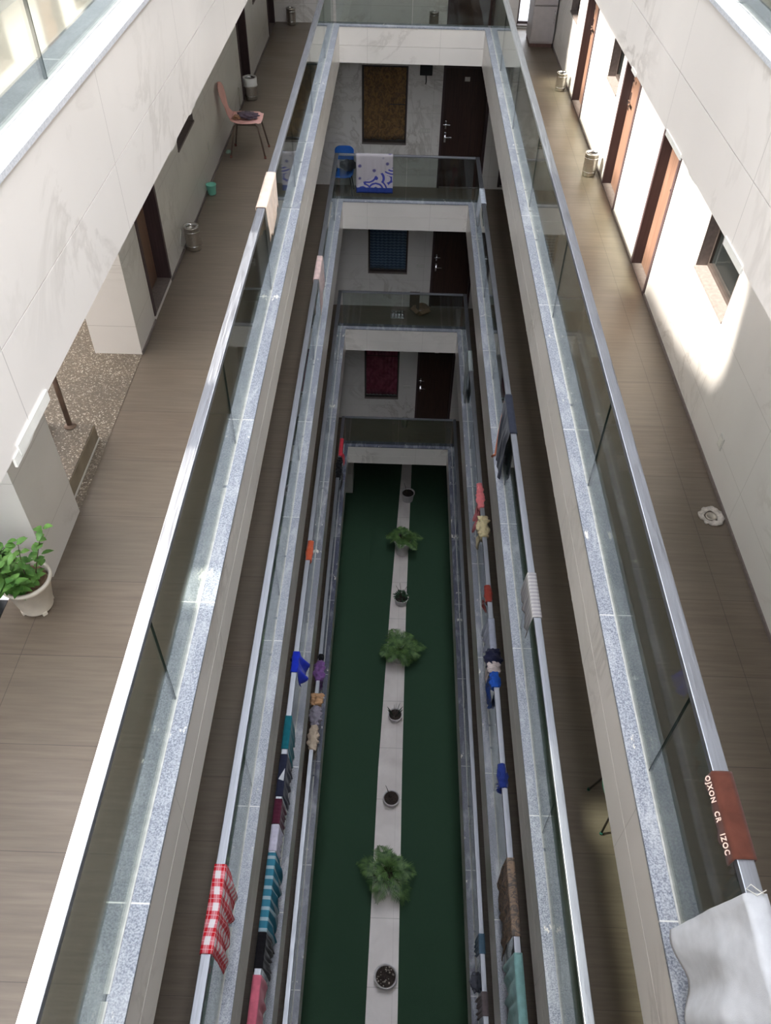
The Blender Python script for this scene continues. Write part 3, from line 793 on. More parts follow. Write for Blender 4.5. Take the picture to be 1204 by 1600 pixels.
# top corridor
drape('towel', 'towel', 'A', 'L', 6.79, 7.51, 0.36, 0.26, cloth('cream_terry', (236, 212, 192)), 'cream towel folded over the top left handrail', amp=0.01, nfold=2, seed=1, gather=0.12, d_out2=0.30, ragged=0.10)
tw = drape('towel', 'towel', 'A', 'R', 1.265, 1.64, 0.085, 0.22, cloth('brown_terry', (94, 54, 43), 0.18), 'brown towel with white lettering wrapped over the top right handrail', amp=0.012, nfold=3, seed=2, ragged=0.12)
gs = drape('cloth', 'cloth', 'A', 'R', 0.20, 1.135, 0.70, 0.55, cloth('grey_cotton', (196, 198, 202), 0.08), 'large light grey cloth hung over the near end of the top right handrail', amp=0.045, nfold=2.2, seed=3, skew=0.08, d_out2=0.64, flare=0.06, ragged=0.06)
bm = BM(); X = rail_x('A', 'R'); tube(bm, [(X+0.03, 1.13, RH+0.012), (X-0.02, 1.16, RH+0.03), (X-0.035, 1.15, RH+0.012), (X+0.0, 1.125, RH+0.014), (X+0.035, 1.14, RH+0.03)], 0.0022, 6)
o = obj('drawstring', bm, M['white'], gs, True)
# lettering on the towel edge
def text_mesh(txt, size, mat, parent, mw):
    cu = bpy.data.curves.new('lettering', 'FONT'); cu.body = txt; cu.size = size; cu.extrude = 0.0012
    cu.align_x = 'CENTER'; cu.align_y = 'CENTER'; cu.space_character = 1.25; cu.offset = 0.0007
    tmp = bpy.data.objects.new('lettering', cu); COL.objects.link(tmp)
    dg = bpy.context.evaluated_depsgraph_get(); me = bpy.data.meshes.new_from_object(tmp.evaluated_get(dg))
    bpy.data.objects.remove(tmp); o = bpy.data.objects.new('lettering', me); COL.objects.link(o)
    me.materials.clear(); me.materials.append(mat); o.matrix_world = mw; o.parent = parent
    return o
for txt, yc_ in (('OJXON', 1.565), ('CR', 1.445), ('IZOC', 1.33)):
    # reads along the rail on the outer face, turned a little upward on the folded hem
    b = Vector((0, -1, 0)); nrm = Vector((-0.75, 0, 0.66)).normalized(); upw = nrm.cross(b)
    mw = Matrix(((b.x, upw.x, nrm.x, X-0.062), (b.y, upw.y, nrm.y, yc_), (b.z, upw.z, nrm.z, RH-0.012), (0, 0, 0, 1)))
    text_mesh(txt, 0.031, plain('pale_pink_thread', hexc(236, 206, 190), 0.8), tw, mw)
# second corridor
pkm = cloth('pink_terry', (214, 186, 180))
drape('towel', 'towel', 'B', 'L', 10.88, 11.59, 0.60, 0.15, pkm, 'pale pink towel over the left handrail of the second corridor', seed=4, amp=0.015, nfold=2, d_out2=0.35, ragged=0.08)
drape('towel', 'towel', 'B', 'L', 1.66, 2.285, 0.52, 0.18, gingham_mat(), 'red and white checked cloth over the near left handrail', seed=5, amp=0.02, nfold=4, ragged=0.06)
drape('cloth', 'cloth', 'B', 'R', 7.46, 8.22, 0.92, 0.12, cloth('dark_navy_cotton', (54, 58, 72)), 'dark navy cloth with orange hem over the right handrail of the second corridor', seed=6, amp=0.02, nfold=3, gather=0.3, ragged=0.05)
bm = BM(); X = rail_x('B', 'R'); Zr = LV['B']+RH
tube(bm, [(X-0.05, 8.15, Zr-0.05), (X-0.075, 8.1, Zr-0.5), (X-0.085, 8.02, Zr-0.86), (X-0.11, 8.06, Zr-0.91), (X-0.09, 7.98, Zr-0.80)], [0.004, 0.006, 0.014, 0.022, 0.008], 6)
tag(obj('strap', bm, cloth('orange_cotton', (226, 136, 104)), None, True), 'orange strap hanging beside the dark navy cloth', 'strap')
drape('towel', 'towel', 'B', 'R', 4.72, 5.28, 0.34, 0.12, stripes_mat('white_striped_cotton', [hexc(190, 186, 186), hexc(164, 160, 164)], 0.045, 'u'), 'white striped towel over the right handrail of the second corridor', seed=7, amp=0.015, nfold=3)
drape('shirt', 'clothes', 'B', 'R', 13.56, 14.14, 0.45, 0.12, cloth('pale_blue_cotton', (196, 204, 216)), 'pale blue white shirt at the far end of the right handrail of the second corridor', seed=8, gather=0.2)
# patterned sheet on the far rail of B
bm = BM(); uvl = bm.loops.layers.uv.new('uv'); G = []
Zr = LV['B']+RH; Yr = YF+W1
for i in range(31):
    u = i/30; x = -0.845+0.71*u; row = []
    for j in range(40):
        s = j/39*1.35
        if s < 0.5: y, z, sgn = 0.035, -(0.5-s), 1
        elif s < 0.57: y, z, sgn = 0.035-(s-0.5), 0.004, 0
        else: y, z, sgn = -0.035, -(s-0.57)*0.94, -1
        dpt = abs(z); rip = math.sin(u*5*PI+dpt*2)*0.012+0.008*math.sin(u*13*PI)
        row.append((bm.verts.new((x-0.01*dpt*sgn, Yr+y+sgn*min(1, dpt/0.2)*(abs(rip)+0.004), Zr+z+0.006)), (u*0.71, s)))
    G.append(row)
for i in range(30):
    for j in range(39):
        q = (G[i][j], G[i+1][j], G[i+1][j+1], G[i][j+1]); f = bm.faces.new([a[0] for a in q])
        for lp, a in zip(f.loops, q): lp[uvl].uv = a[1]
tag(obj('bedsheet', bm, sheet_mat(), None, True, solid=0.004), 'white bedsheet with blue swirls over the far handrail beside the blue chair', 'sheet')
# third corridor, left
wrap('cloth', 'cloth', 'C', 'L', 7.84, 8.23, 0.055, cloth('rust_orange_cotton', (196, 92, 62)), 'rust orange cloth folded on the left handrail of the third corridor', seed=1, lump=0.15)
drape('cloth', 'cloth', 'C', 'L', 5.87, 6.20, 0.34, 0.10, cloth('royal_blue_cotton', (30, 52, 190)), 'royal blue cloth hanging from the left handrail of the third corridor', seed=10, amp=0.07, nfold=2, gather=-0.15, ragged=0.2)
drape('towel', 'towel', 'C', 'L', 4.76, 5.22, 0.42, 0.12, cloth('teal_cotton', (26, 104, 116)), 'teal cloth over the left handrail between the blue and navy ones', seed=11, amp=0.02, ragged=0.15, skew=-0.2)
nv = drape('shirt', 'clothes', 'C', 'L', 4.15, 4.69, 0.40, 0.12, cloth('navy_knit', (38, 42, 62)), 'navy garment with a white patch over the left handrail', seed=12, amp=0.025, ragged=0.12)
bm = BM(); X = rail_x('C', 'L'); Zr = LV['C']+RH
v = [bm.verts.new(p) for p in ((X-0.03, 4.36, Zr+0.016), (X+0.036, 4.34, Zr+0.016), (X+0.036, 4.50, Zr+0.016))]; bm.faces.new(v)
obj('patch', bm, cloth('white_knit', (206, 208, 214)), nv, solid=0.003)
drape('cloth', 'cloth', 'C', 'L', 3.82, 4.12, 0.30, 0.12, cloth('maroon_knit', (86, 36, 54)), 'maroon cloth over the left handrail beside the navy garment', seed=13, amp=0.02, ragged=0.15)
drape('cloth', 'cloth', 'C', 'L', 3.51, 3.81, 0.26, 0.12, cloth('lilac_white_cotton', (206, 202, 220)), 'plain lilac white cloth over the left handrail', seed=14, amp=0.02, ragged=0.1)
drape('towel', 'towel', 'C', 'L', 2.66, 3.49, 0.55, 0.2, stripes_mat('blue_striped_terry', [hexc(166, 190, 200), hexc(60, 128, 152), hexc(60, 128, 152)], 0.108, 'u'), 'blue and white striped towel over the left handrail', seed=15, amp=0.03, nfold=5, ragged=0.08)
drape('shirt', 'clothes', 'C', 'L', 2.31, 2.655, 0.42, 0.14, cloth('black_knit', (26, 24, 28)), 'black garment over the left handrail beside the striped towel', seed=16, amp=0.03, ragged=0.15)
drape('cloth', 'cloth', 'C', 'L', 1.45, 2.25, 0.42, 0.2, cloth('rose_pink_cotton', (216, 112, 132)), 'rose pink cloth over the nearest part of the left handrail', seed=17, amp=0.02, ragged=0.05)
# third corridor, right
drape('towel', 'towel', 'C', 'R', 12.72, 13.39, 0.95, 0.12, stripes_mat('grey_striped_cotton', [hexc(186, 194, 192), hexc(132, 140, 142)], 0.03, 'v'), 'grey finely striped towel at the far end of the right handrail', seed=18, amp=0.015, nfold=2, gather=0.35)
wrap('cloth', 'cloth', 'C', 'R', 9.05, 9.62, 0.06, cloth('salmon_pink_cotton', (226, 124, 128)), 'salmon pink garment twisted around the right handrail', seed=3, tails=((9.3, 0.5, 0.12), (9.1, 0.6, 0.08)))
wrap('cloth', 'cloth', 'C', 'R', 8.42, 8.86, 0.085, cloth('straw_yellow_cotton', (206, 190, 150), 0.2), 'straw coloured garment bunched on the right handrail beside the pink one', seed=5, tails=((8.5, 0.3, 0.15),), lump=0.6)
wrap('cloth', 'cloth', 'C', 'R', 7.16, 7.46, 0.06, cloth('brick_red_cotton', (150, 62, 52)), 'brick red cloth wrapped on the right handrail', seed=7, tails=((7.2, 0.22, 0.12),), lump=0.15)
drape('towel', 'towel', 'C', 'R', 6.34, 6.86, 0.34, 0.12, cloth('light_grey_cotton', (170, 174, 190)), 'light grey cloth over the right handrail beside the navy bundle', seed=20, amp=0.03, ragged=0.15)
wrap('shirt', 'clothes', 'C', 'R', 6.09, 6.34, 0.10, cloth('dark_navy_knit', (36, 38, 62)), 'dark navy garment bundled on the right handrail', seed=9, tails=((6.15, 0.35, 0.12),), lump=0.5)
wrap('cloth', 'cloth', 'C', 'R', 5.97, 6.13, 0.085, cloth('pale_beige_knit', (206, 192, 188)), 'pale beige cloth squeezed between the navy and blue bundles', seed=11, tails=((6.06, 0.3, 0.14),), lump=0.5)
wrap('shirt', 'clothes', 'C', 'R', 5.74, 5.98, 0.075, cloth('bright_blue_cotton', (38, 88, 184)), 'bright blue garment with dangling ends on the right handrail', seed=13, tails=((5.9, 0.62, 0.09), (5.78, 0.58, 0.08)), lump=0.4)
wrap('cloth', 'cloth', 'C', 'R', 4.35, 4.66, 0.062, cloth('deep_blue_cotton', (46, 64, 142)), 'deep blue cloth wrapped on the right handrail by itself', seed=15, tails=((4.4, 0.12, 0.1),), lump=0.3)
drape('cloth', 'cloth', 'C', 'R', 2.70, 3.52, 0.62, 0.15, curtain_mat('tan_shawl_cloth', (120, 112, 108), (176, 150, 128), 20), 'tan shawl with a brown printed drop over the right handrail', seed=21, amp=0.025, nfold=4, ragged=0.10, skew=-0.1)
drape('towel', 'towel', 'C', 'R', 1.50, 2.54, 0.55, 0.15, cloth('mint_green_terry', (150, 196, 194)), 'mint green towel over the nearest part of the right handrail', seed=22, amp=0.03, nfold=6, ragged=0.05)
# lowest corridor
wrap('cloth', 'cloth', 'D', 'L', 14.04, 14.66, 0.05, cloth('scarlet_cotton', (214, 62, 76)), 'scarlet cloth at the far end of the lowest left handrail', seed=17, lump=0.1, tails=((14.2, 0.35, 0.25),))
wrap('cloth', 'cloth', 'D', 'L', 13.30, 13.98, 0.07, cloth('black_cotton', (20, 20, 24)), 'black garment beside the scarlet cloth on the lowest left handrail', seed=19, tails=((13.5, 0.5, 0.3),))
wrap('cloth', 'cloth', 'D', 'L', 7.93, 8.35, 0.095, cloth('purple_cotton', (128, 90, 148)), 'purple garment bundled on the lowest left handrail', seed=21, tails=((8.0, 0.3, 0.2),), lump=0.5)
wrap('cloth', 'cloth', 'D', 'L', 8.36, 8.50, 0.06, cloth('black_knit_trim', (18, 18, 22)), 'small black cloth behind the purple bundle on the lowest left handrail', seed=22, lump=0.2)
wrap('cloth', 'cloth', 'D', 'L', 7.42, 7.66, 0.11, cloth('tan_cotton', (196, 154, 116)), 'tan cloth knotted on the lowest left handrail', seed=23, lump=0.6)
wrap('cloth', 'cloth', 'D', 'L', 7.03, 7.40, 0.09, cloth('grey_frill_cotton', (150, 144, 156)), 'grey frilled garment on the lowest left handrail beside the tan knot', seed=25, lump=0.7, tails=((7.1, 0.3, 0.25),))
wrap('cloth', 'cloth', 'D', 'L', 6.56, 7.02, 0.085, cloth('beige_cotton', (198, 180, 160)), 'beige garment on the lowest left handrail, nearest of its cluster', seed=27, lump=0.5, tails=((6.7, 0.45, 0.22),))
drape('cloth', 'cloth', 'D', 'R', 3.47, 3.74, 0.34, 0.08, cloth('slate_blue_cotton', (96, 124, 146)), 'slate blue cloth over the lowest right handrail', seed=28, amp=0.02, ragged=0.15, gather=0.2)
drape('cloth', 'cloth', 'D', 'R', 2.69, 2.99, 0.34, 0.12, cloth('taupe_cotton', (128, 116, 118)), 'taupe cloth over the nearest part of the lowest right handrail', seed=29, amp=0.03, ragged=0.1, gather=0.1)
def rag(x, y, z, r, mat, label, flat=0.3, seed=0, cat='cloth', name='cloth', sx=1, sy=1):
    bm = BM(); bmesh.ops.create_icosphere(bm, subdivisions=4, radius=1)
    for v in bm.verts:
        n = noise.noise(v.co*2.1+Vector((seed*5, 0, 0)))+0.5*noise.noise(v.co*5+Vector((0, seed*3, 0)))
        k = 1+0.45*n
        v.co = Vector((v.co.x*r*k*sx, v.co.y*r*k*sy, max(v.co.z, -0.4)*r*k*flat))
    mz = min(v.co.z for v in bm.verts)
    for v in bm.verts: v.co.z -= mz
    o = obj(name, bm, mat, None, True, loc=(x, y, z)); return tag(o, label, cat)
rag(1.535, 3.30, LV['D']+KH+0.001, 0.10, cloth('dim_grey_cotton', (88, 90, 100)), 'dim grey rag lying on the lowest right kerb', seed=3, sy=1.3)

# ------------------------------------------------------------------ chairs
def chair(name, loc, rz, shellmat, legmat, footmat, label, seat_h=0.44, hourglass=True, w=0.40, slot=False, splay=0.05):
    """local frame: sitter looks along +x"""
    e = empty(name, loc, label, 'chair', None, rz)
    bm = BM()
    def prof(t):   # t 0..1 from seat front to top of back
        if t < 0.5:
            q = t/0.5; return 0.21-0.40*q, seat_h-0.012*math.sin(q*PI)+(-0.015 if q < 0.08 else 0)
        q = (t-0.5)/0.5
        a = min(1, q/0.25)
        return -0.19-0.04*math.sin(a*PI/2)-0.10*q, seat_h+0.01+0.42*q**1.05
    def wid(t):
        if t < 0.5:
            q = t/0.5
            return w*(0.78+0.22*math.sin(min(1, q*2.2)*PI/2))*(1-0.30*max(0, q-0.75)/0.25 if hourglass else 1)
        q = (t-0.5)/0.5
        if hourglass:
            base = 0.70-0.34*math.sin(min(1, q/0.35)*PI/2) if q < 0.35 else 0.36+0.34*math.sin((q-0.35)/0.4*PI/2) if q < 0.75 else 0.70*math.sqrt(max(0.0, 1-((q-0.75)/0.252)**2))
            return w*base
        return w*(0.98 if q < 0.82 else 0.98*math.sqrt(max(0.02, 1-((q-0.82)/0.2)**2*0.8)))
    def sheet(t0, t1, nt):
        bm = BM(); R_ = []
        for i in range(nt+1):
            t = t0+(t1-t0)*i/nt; x, z = prof(t); ww = wid(t)/2
            row = []
            for k in range(13):
                v = k/6-1
                dip = 0.022*v*v
                row.append(bm.verts.new((x+(dip if t > 0.5 else 0), v*ww, z+(dip if t <= 0.5 else 0))))
            R_.append(row)
        for i in range(nt):
            for k in range(12): bm.faces.new((R_[i][k], R_[i][k+1], R_[i+1][k+1], R_[i+1][k]))
        return bm
    if slot:
        obj('seat', sheet(0.0, 0.5, 12), shellmat, e, True, solid=0.008)
        obj('backrest', sheet(0.70, 0.999, 14), shellmat, e, True, solid=0.008)
        for s in (-1, 1):
            b = BM(); x0, z0 = prof(0.47); x1, z1 = prof(0.74)
            pts = [(prof(t)[0], s*(w/2-0.02), prof(t)[1]) for t in (0.46, 0.5, 0.55, 0.62, 0.68, 0.74)]
            tube(b, pts, 0.018, 8); obj('back_support', b, shellmat, e, True)
    else:
        obj('seat', sheet(0.0, 0.5, 14), shellmat, e, True, solid=0.008)
        obj('backrest', sheet(0.5, 0.999, 26), shellmat, e, True, solid=0.008)
    z = seat_h-0.03
    for s in (-1, 1):
        yy = s*0.135
        for sx in (-1, 1):
            b = BM(); x = 0.17 if sx > 0 else -0.15
            tube(b, [(x-sx*0.03, yy, z), (x, yy+s*0.01, z-0.03), (x+sx*splay, yy+s*0.06, 0.012)], 0.011, 8)
            lg = obj('leg', b, legmat, e, True)
            b = BM(); lathe(b, [(0.014, 0), (0.016, 0.006), (0.015, 0.03), (0.011, 0.034)], 10, (x+sx*splay, yy+s*0.06, 0)); obj('foot_cap', b, footmat, lg, True)
        b = BM(); tube(b, [(-0.12, yy, z), (0.14, yy, z)], 0.011, 8); obj('seat_rail', b, legmat, e, True)
    b = BM(); tube(b, [(0.05, -0.135, z), (0.05, 0.135, z)], 0.009, 8); obj('cross_bar', b, legmat, e, True)
    return e
pink = plain('pink_moulded_plastic', hexc(236, 182, 174), 0.4, 0, 0.05)
legm = plain('tan_grey_tube', hexc(122, 106, 96), 0.45, 0.5, 0.1)
chair('plastic_chair', (-2.05, 11.09, 0.0), 0.0, pink, legm, plain('rubber_foot_brown', hexc(120, 74, 64), 0.7), 'pink plastic chair with round backrest standing at the left wall', hourglass=True, w=0.43, splay=0.07)
blue = plain('blue_moulded_plastic', hexc(30, 104, 200), 0.4, 0, 0.05)
chair('plastic_chair', (-1.16, 16.62, LV['B']), -PI/2, blue, plain('dark_tube', hexc(60, 62, 66), 0.4, 0.6), M['black'], 'blue plastic chair at the far wall of the second corridor', hourglass=False, w=0.40, slot=True, seat_h=0.42)
chair('plastic_chair', (2.275, 3.38, LV['B']), PI/2+0.12, plain('green_moulded_plastic', hexc(40, 120, 96), 0.45), plain('dark_brown_tube', hexc(56, 48, 44), 0.4, 0.5), plain('green_rubber', hexc(20, 88, 74), 0.6), 'chair with green capped dark legs, mostly hidden in the second corridor right', hourglass=False, w=0.40, seat_h=0.44, splay=0.06)
# things on the chairs
rag(-2.03, 11.12, 0.452, 0.10, cloth('dark_mauve_cotton', (92, 80, 92), 0.3), 'dark crumpled grey socks lying on the pink chair seat', 0.35, 5, name='socks', cat='clothes', sx=1.35)
rag(-2.17, 11.05, 0.452, 0.05, cloth('brown_cream_cotton', (150, 112, 84), 0.3), 'small brown rolled cloth at the back of the pink chair seat', 0.5, 6, name='cloth')
bagm = cloth('black_print_nylon', (54, 54, 62), 0.35)
bm = BM(); bmesh.ops.create_icosphere(bm, subdivisions=4, radius=1)
for v in bm.verts:
    n = noise.noise(v.co*2.3)
    v.co = Vector((v.co.x*0.17*(1+0.35*n)*(1-0.25*max(0, -v.co.z)), v.co.y*0.055*(1+0.3*n), v.co.z*0.115*(1+0.35*n)))
tag(obj('handbag', bm, bagm, None, True, loc=(-1.06, 16.60, LV['B']+0.59)), 'dark patterned bag hanging in front of the blue chair back', 'bag')

# ------------------------------------------------------------------ bins
def bin_(x, y, z, r, h, label, liner=False, group='steel bins in the corridors'):
    e = empty('waste_bin', (x, y, z), label, 'bin', group)
    b = BM(); lathe(b, [(r*0.93, 0.004), (r*0.95, 0.02), (r*0.97, 0.03), (r, h*0.5), (r, h-0.012), (r+0.004, h-0.008), (r+0.004, h), (r-0.006, h), (r-0.008, h*0.5), (r*0.85, 0.02)], 28)
    o = obj('body', b, M['bin'], e, True)
    for zz in (0.2, 0.8):
        b = BM(); lathe(b, [(r+0.0005, h*zz), (r+0.0035, h*zz+0.004), (r+0.0005, h*zz+0.008)], 28, cap_ends=False); obj('band', b, M['chrome'], e, True)
    b = BM(); lathe(b, [(r-0.004, h-0.004), (r-0.02, h+0.006), (r-0.03, h+0.002), (r-0.034, h-0.01)], 28, cap_ends=False); obj('rim', b, M['chrome'], e, True)
    if liner:
        b = BM(); lathe(b, [(r-0.012, h-0.06), (r-0.008, h+0.012), (r+0.012, h+0.012), (r+0.014, h*0.72), (r+0.02, h*0.66)], 24, cap_ends=False)
        for v in b.verts: v.co.x += 0.008*noise.noise(v.co*30); v.co.y += 0.008*noise.noise(v.co*30+Vector((9, 0, 0)))
        obj('bin_liner', b, plain('white_polythene', hexc(216, 214, 210), 0.35), e, True, solid=0.001)
bin_(-2.295, 8.42, 0, 0.085, 0.27, 'steel waste bin at the left wall beside the brown door')
bin_(-2.30, 13.05, 0, 0.095, 0.30, 'steel waste bin with white liner behind the pink chair', True)
bin_(-2.09, 16.86, 0, 0.085, 0.27, 'steel waste bin in the far left corner of the top corridor')
bin_(2.49, 10.67, 0, 0.088, 0.29, 'steel waste bin between the two sunlit right doors')
bin_(2.50, 13.80, 0, 0.082, 0.26, 'steel waste bin by the farthest right door')
bin_(0.54, 16.86, 0, 0.085, 0.27, 'steel waste bin beside the far door of the top corridor')
bin_(0.344, 16.72, LV['D'], 0.085, 0.27, 'steel waste bin behind the far glass of the lowest corridor')

# mint mug
e = empty('plastic_mug', (-2.335, 9.80, 0), 'mint green plastic mug on the floor at the left wall', 'mug')
b = BM(); lathe(b, [(0.045, 0), (0.05, 0.01), (0.062, 0.12), (0.065, 0.125), (0.059, 0.122), (0.046, 0.012)], 24)
mint = plain('mint_plastic', hexc(128, 206, 184), 0.35, 0, 0.05); obj('body', b, mint, e, True)
b = BM(); tube(b, [(0.058, 0, 0.105), (0.09, 0, 0.10), (0.095, 0, 0.06), (0.055, 0, 0.035)], 0.007, 8); h_ = obj('handle', b, mint, e, True); h_.rotation_euler = (0, 0, 2.4)
rag(-2.33, 11.06, 0.0, 0.035, plain('pale_green_paper', hexc(150, 186, 168), 0.7), 'small crumpled green wrapper by the pink chair leg', 0.6, 8, name='wrapper', cat='litter')
# white cable at bin
bm = BM(); tube(bm, [(-2.398, 8.05+0.25*math.sin(i*0.5), 0.26-0.26*i/9) if 0 else (-2.396, 8.30+0.06*math.sin(i*0.9), 0.30-0.03*i) for i in range(10)], 0.006, 6)
tag(obj('cable', bm, M['plast_w'], None, True), 'short white cable hanging at the left wall behind the nearest steel bin', 'cable')
# thin mop stick left of bin 2
bm = BM(); tube(bm, [(-2.39, 12.55, 0.0), (-2.39, 12.57, 0.32)], 0.008, 8)
tag(obj('stick', bm, M['bin'], None, True), 'short metal stick leaning at the left wall by the lined bin', 'stick')

# ------------------------------------------------------------------ fridge cabinet top right
e = empty('steel_cabinet', (2.42, 16.1, 0), 'grey white refrigerator cabinet at the far end of the right corridor', 'refrigerator')
grey = plain('pale_grey_enamel', hexc(178, 172, 174), 0.35, 0, 0.04)
boxobj('body', (-0.21, 0.20, -0.20, 0.40, 0.06, 1.6), grey, e, 0.012)
boxobj('plinth', (-0.20, 0.19, -0.17, 0.38, 0.0, 0.06), plain('brown_plinth', hexc(104, 78, 74), 0.6), e)
boxobj('lower_door', (-0.205, 0.195, -0.235, -0.203, 0.09, 0.64), grey, e, 0.012)
boxobj('upper_door', (-0.205, 0.195, -0.235, -0.203, 0.655, 1.58), grey, e, 0.012)
b = BM(); tube(b, [(0.16, -0.24, 0.40), (0.16, -0.27, 0.42), (0.16, -0.27, 0.56), (0.16, -0.24, 0.58)], 0.007, 8); obj('door_handle', b, M['chrome'], e, True)

# plastic drain cover on the right floor
e = empty('floor_drain', (2.53, 4.43, 0.0), 'crumpled clear plastic sheet around the floor drain at the right wall', 'drain')
b = BM(); lathe(b, [(0.045, 0.004), (0.045, 0.008), (0.03, 0.009), (0.028, 0.006)], 20); obj('drain_grate', b, M['bin'], e, True)
b = BM(); lathe(b, [(0.05, 0.001), (0.06, 0.012), (0.075, 0.006), (0.095, 0.014), (0.10, 0.002)], 40, cap_ends=False)
for v in b.verts:
    n = noise.noise(v.co*30); v.co.z += abs(n)*0.012; v.co.x *= 1+0.25*n; v.co.y *= 1+0.25*n
    v.co.x = min(v.co.x, 0.095)
obj('plastic_sheet', b, plain('clear_crumpled_film', hexc(206, 198, 190), 0.2, 0, 0.2, 40), e, True, solid=0.001)

# sockets and switches
def plate(axis, c, sgn, a, z, w, h, label, n=2, name='wall_switch'):
    def P(d0, d1, s0, s1, u0, u1):
        lo, hi = sorted((c+sgn*d0, c+sgn*d1))
        return (lo, hi, s0, s1, u0, u1) if axis == 'X' else (s0, s1, lo, hi, u0, u1)
    e = boxobj(name, P(0, 0.008, a-w/2, a+w/2, z-h/2, z+h/2), M['plast_w'], None, 0.002)
    tag(e, label, 'switch' if name == 'wall_switch' else 'socket')
    for i in range(n):
        s = a-w/2+w*(i+0.5)/n
        boxobj('rocker', P(0.008, 0.011, s-w/n*0.32, s+w/n*0.32, z-h*0.3, z+h*0.3), M['white'], e)
plate('Y', YW, -1, 0.49, LV['B']+1.17, 0.20, 0.09, 'white switch panel left of the door in the second corridor', 4)
plate('Y', YW, -1, 0.53, LV['C']+1.08, 0.18, 0.08, 'white switch panel left of the door in the third corridor', 4)
plate('Y', YW, -1, 0.36, LV['D']+1.10, 0.18, 0.08, 'white switch panel left of the door in the lowest corridor', 4)
plate('Y', YW, -1, 0.39, LV['B']+0.28, 0.08, 0.12, 'white socket low on the far wall of the second corridor', 1, 'wall_socket')
plate('Y', YW, -1, 0.52, LV['C']+0.42, 0.08, 0.10, 'white socket low on the far wall of the third corridor', 1, 'wall_socket')
plate('Y', YW, -1, 0.40, LV['D']+0.45, 0.08, 0.10, 'white socket low on the far wall of the lowest corridor', 1, 'wall_socket')
plate('Y', YW, -1, -1.70, LV['B']+0.32, 0.08, 0.12, 'white socket at the left end of the far wall, second corridor', 1, 'wall_socket')
plate('Y', YW, -1, -1.55, 0.32, 0.12, 0.08, 'white socket near the far left bin of the top corridor', 2, 'wall_socket')
plate('X', WL, 1, 10.25, 0.39, 0.09, 0.12, 'cream socket on the left wall before the pink chair', 1, 'wall_socket')
plate('X', WR, -1, 4.95, 0.33, 0.09, 0.12, 'white socket on the right wall near the floor drain', 1, 'wall_socket')
plate('X', WR, -1, 9.30, 0.38, 0.08, 0.11, 'white socket on the sunlit wall between two right doors', 1, 'wall_socket')
bxo = boxobj('junction_box', (0.33, 0.57, YW-0.07, YW, LV['B']+2.22, LV['B']+2.40), M['black'], None, 0.006); tag(bxo, 'dark box high on the far wall between window and door', 'box')
bm = BM(); tube(bm, [(0.45, YW-0.02, LV['B']+2.22), (0.46, YW-0.015, LV['B']+2.1), (0.45, YW-0.02, LV['B']+2.05)], 0.01, 6)
obj('plug', bm, M['black'], bxo, True)

# items on the third corridor floor
e = empty('steel_container', (0.05, 16.55, LV['C']), 'shiny steel tray of utensils on the third corridor floor', 'tray')
boxobj('tray', (-0.16, 0.16, -0.11, 0.11, 0.0, 0.03), M['chrome'], e, 0.01)
for i in range(4):
    b = BM(); lathe(b, [(0.03, 0.03), (0.034, 0.035), (0.034, 0.12), (0.03, 0.125), (0.01, 0.13)], 16, (-0.11+0.075*i, 0.05, 0)); obj('canister', b, M['chrome'], e, True)
e = empty('cardboard_box', (0.60, 16.78, LV['C']), 'open brown cardboard box with flaps on the third corridor floor', 'box', rz=0.6)
cb = plain('cardboard', hexc(150, 122, 98), 0.85, 0, 0.1)
b = BM(); bx(b, -0.14, 0.14, -0.14, 0.14, 0.0, 0.01); bx(b, -0.14, -0.13, -0.14, 0.14, 0.01, 0.14); bx(b, 0.13, 0.14, -0.14, 0.14, 0.01, 0.14); bx(b, -0.13, 0.13, -0.14, -0.13, 0.01, 0.14); bx(b, -0.13, 0.13, 0.13, 0.14, 0.01, 0.14); obj('box_body', b, cb, e)
for (p, q, r_) in (((-0.14, 0.14, 0), (0, 0, 0), 0), ):
    pass
for ang, nm in ((0, 'flap'), (PI/2, 'flap'), (PI, 'flap'), (-PI/2, 'flap')):
    b = BM(); bx(b, -0.13, 0.13, 0, 0.10, -0.002, 0.002); f = obj('flap', b, cb, e)
    f.matrix_parent_inverse = Matrix.Identity(4); f.matrix_local = Matrix.Rotation(ang, 4, 'Z') @ Matrix.Translation((0, 0.137, 0.142)) @ Matrix.Rotation(-0.5, 4, 'X')
tag(boxobj('paper_leaflet', (0.565, 0.685, 16.70, 16.79, LV['C']+0.012, LV['C']+0.05), plain('lilac_paper', hexc(186, 168, 176), 0.7)), 'pale lilac packet inside the cardboard box', 'packet')
e = boxobj('carton', (0.33, 0.56, 16.86, 16.985, LV['C']+0.0, LV['C']+0.42), plain('grey_brown_cardboard', hexc(112, 96, 84), 0.85), None, 0.004); tag(e, 'tall brown carton standing against the far wall behind the cardboard box', 'box')

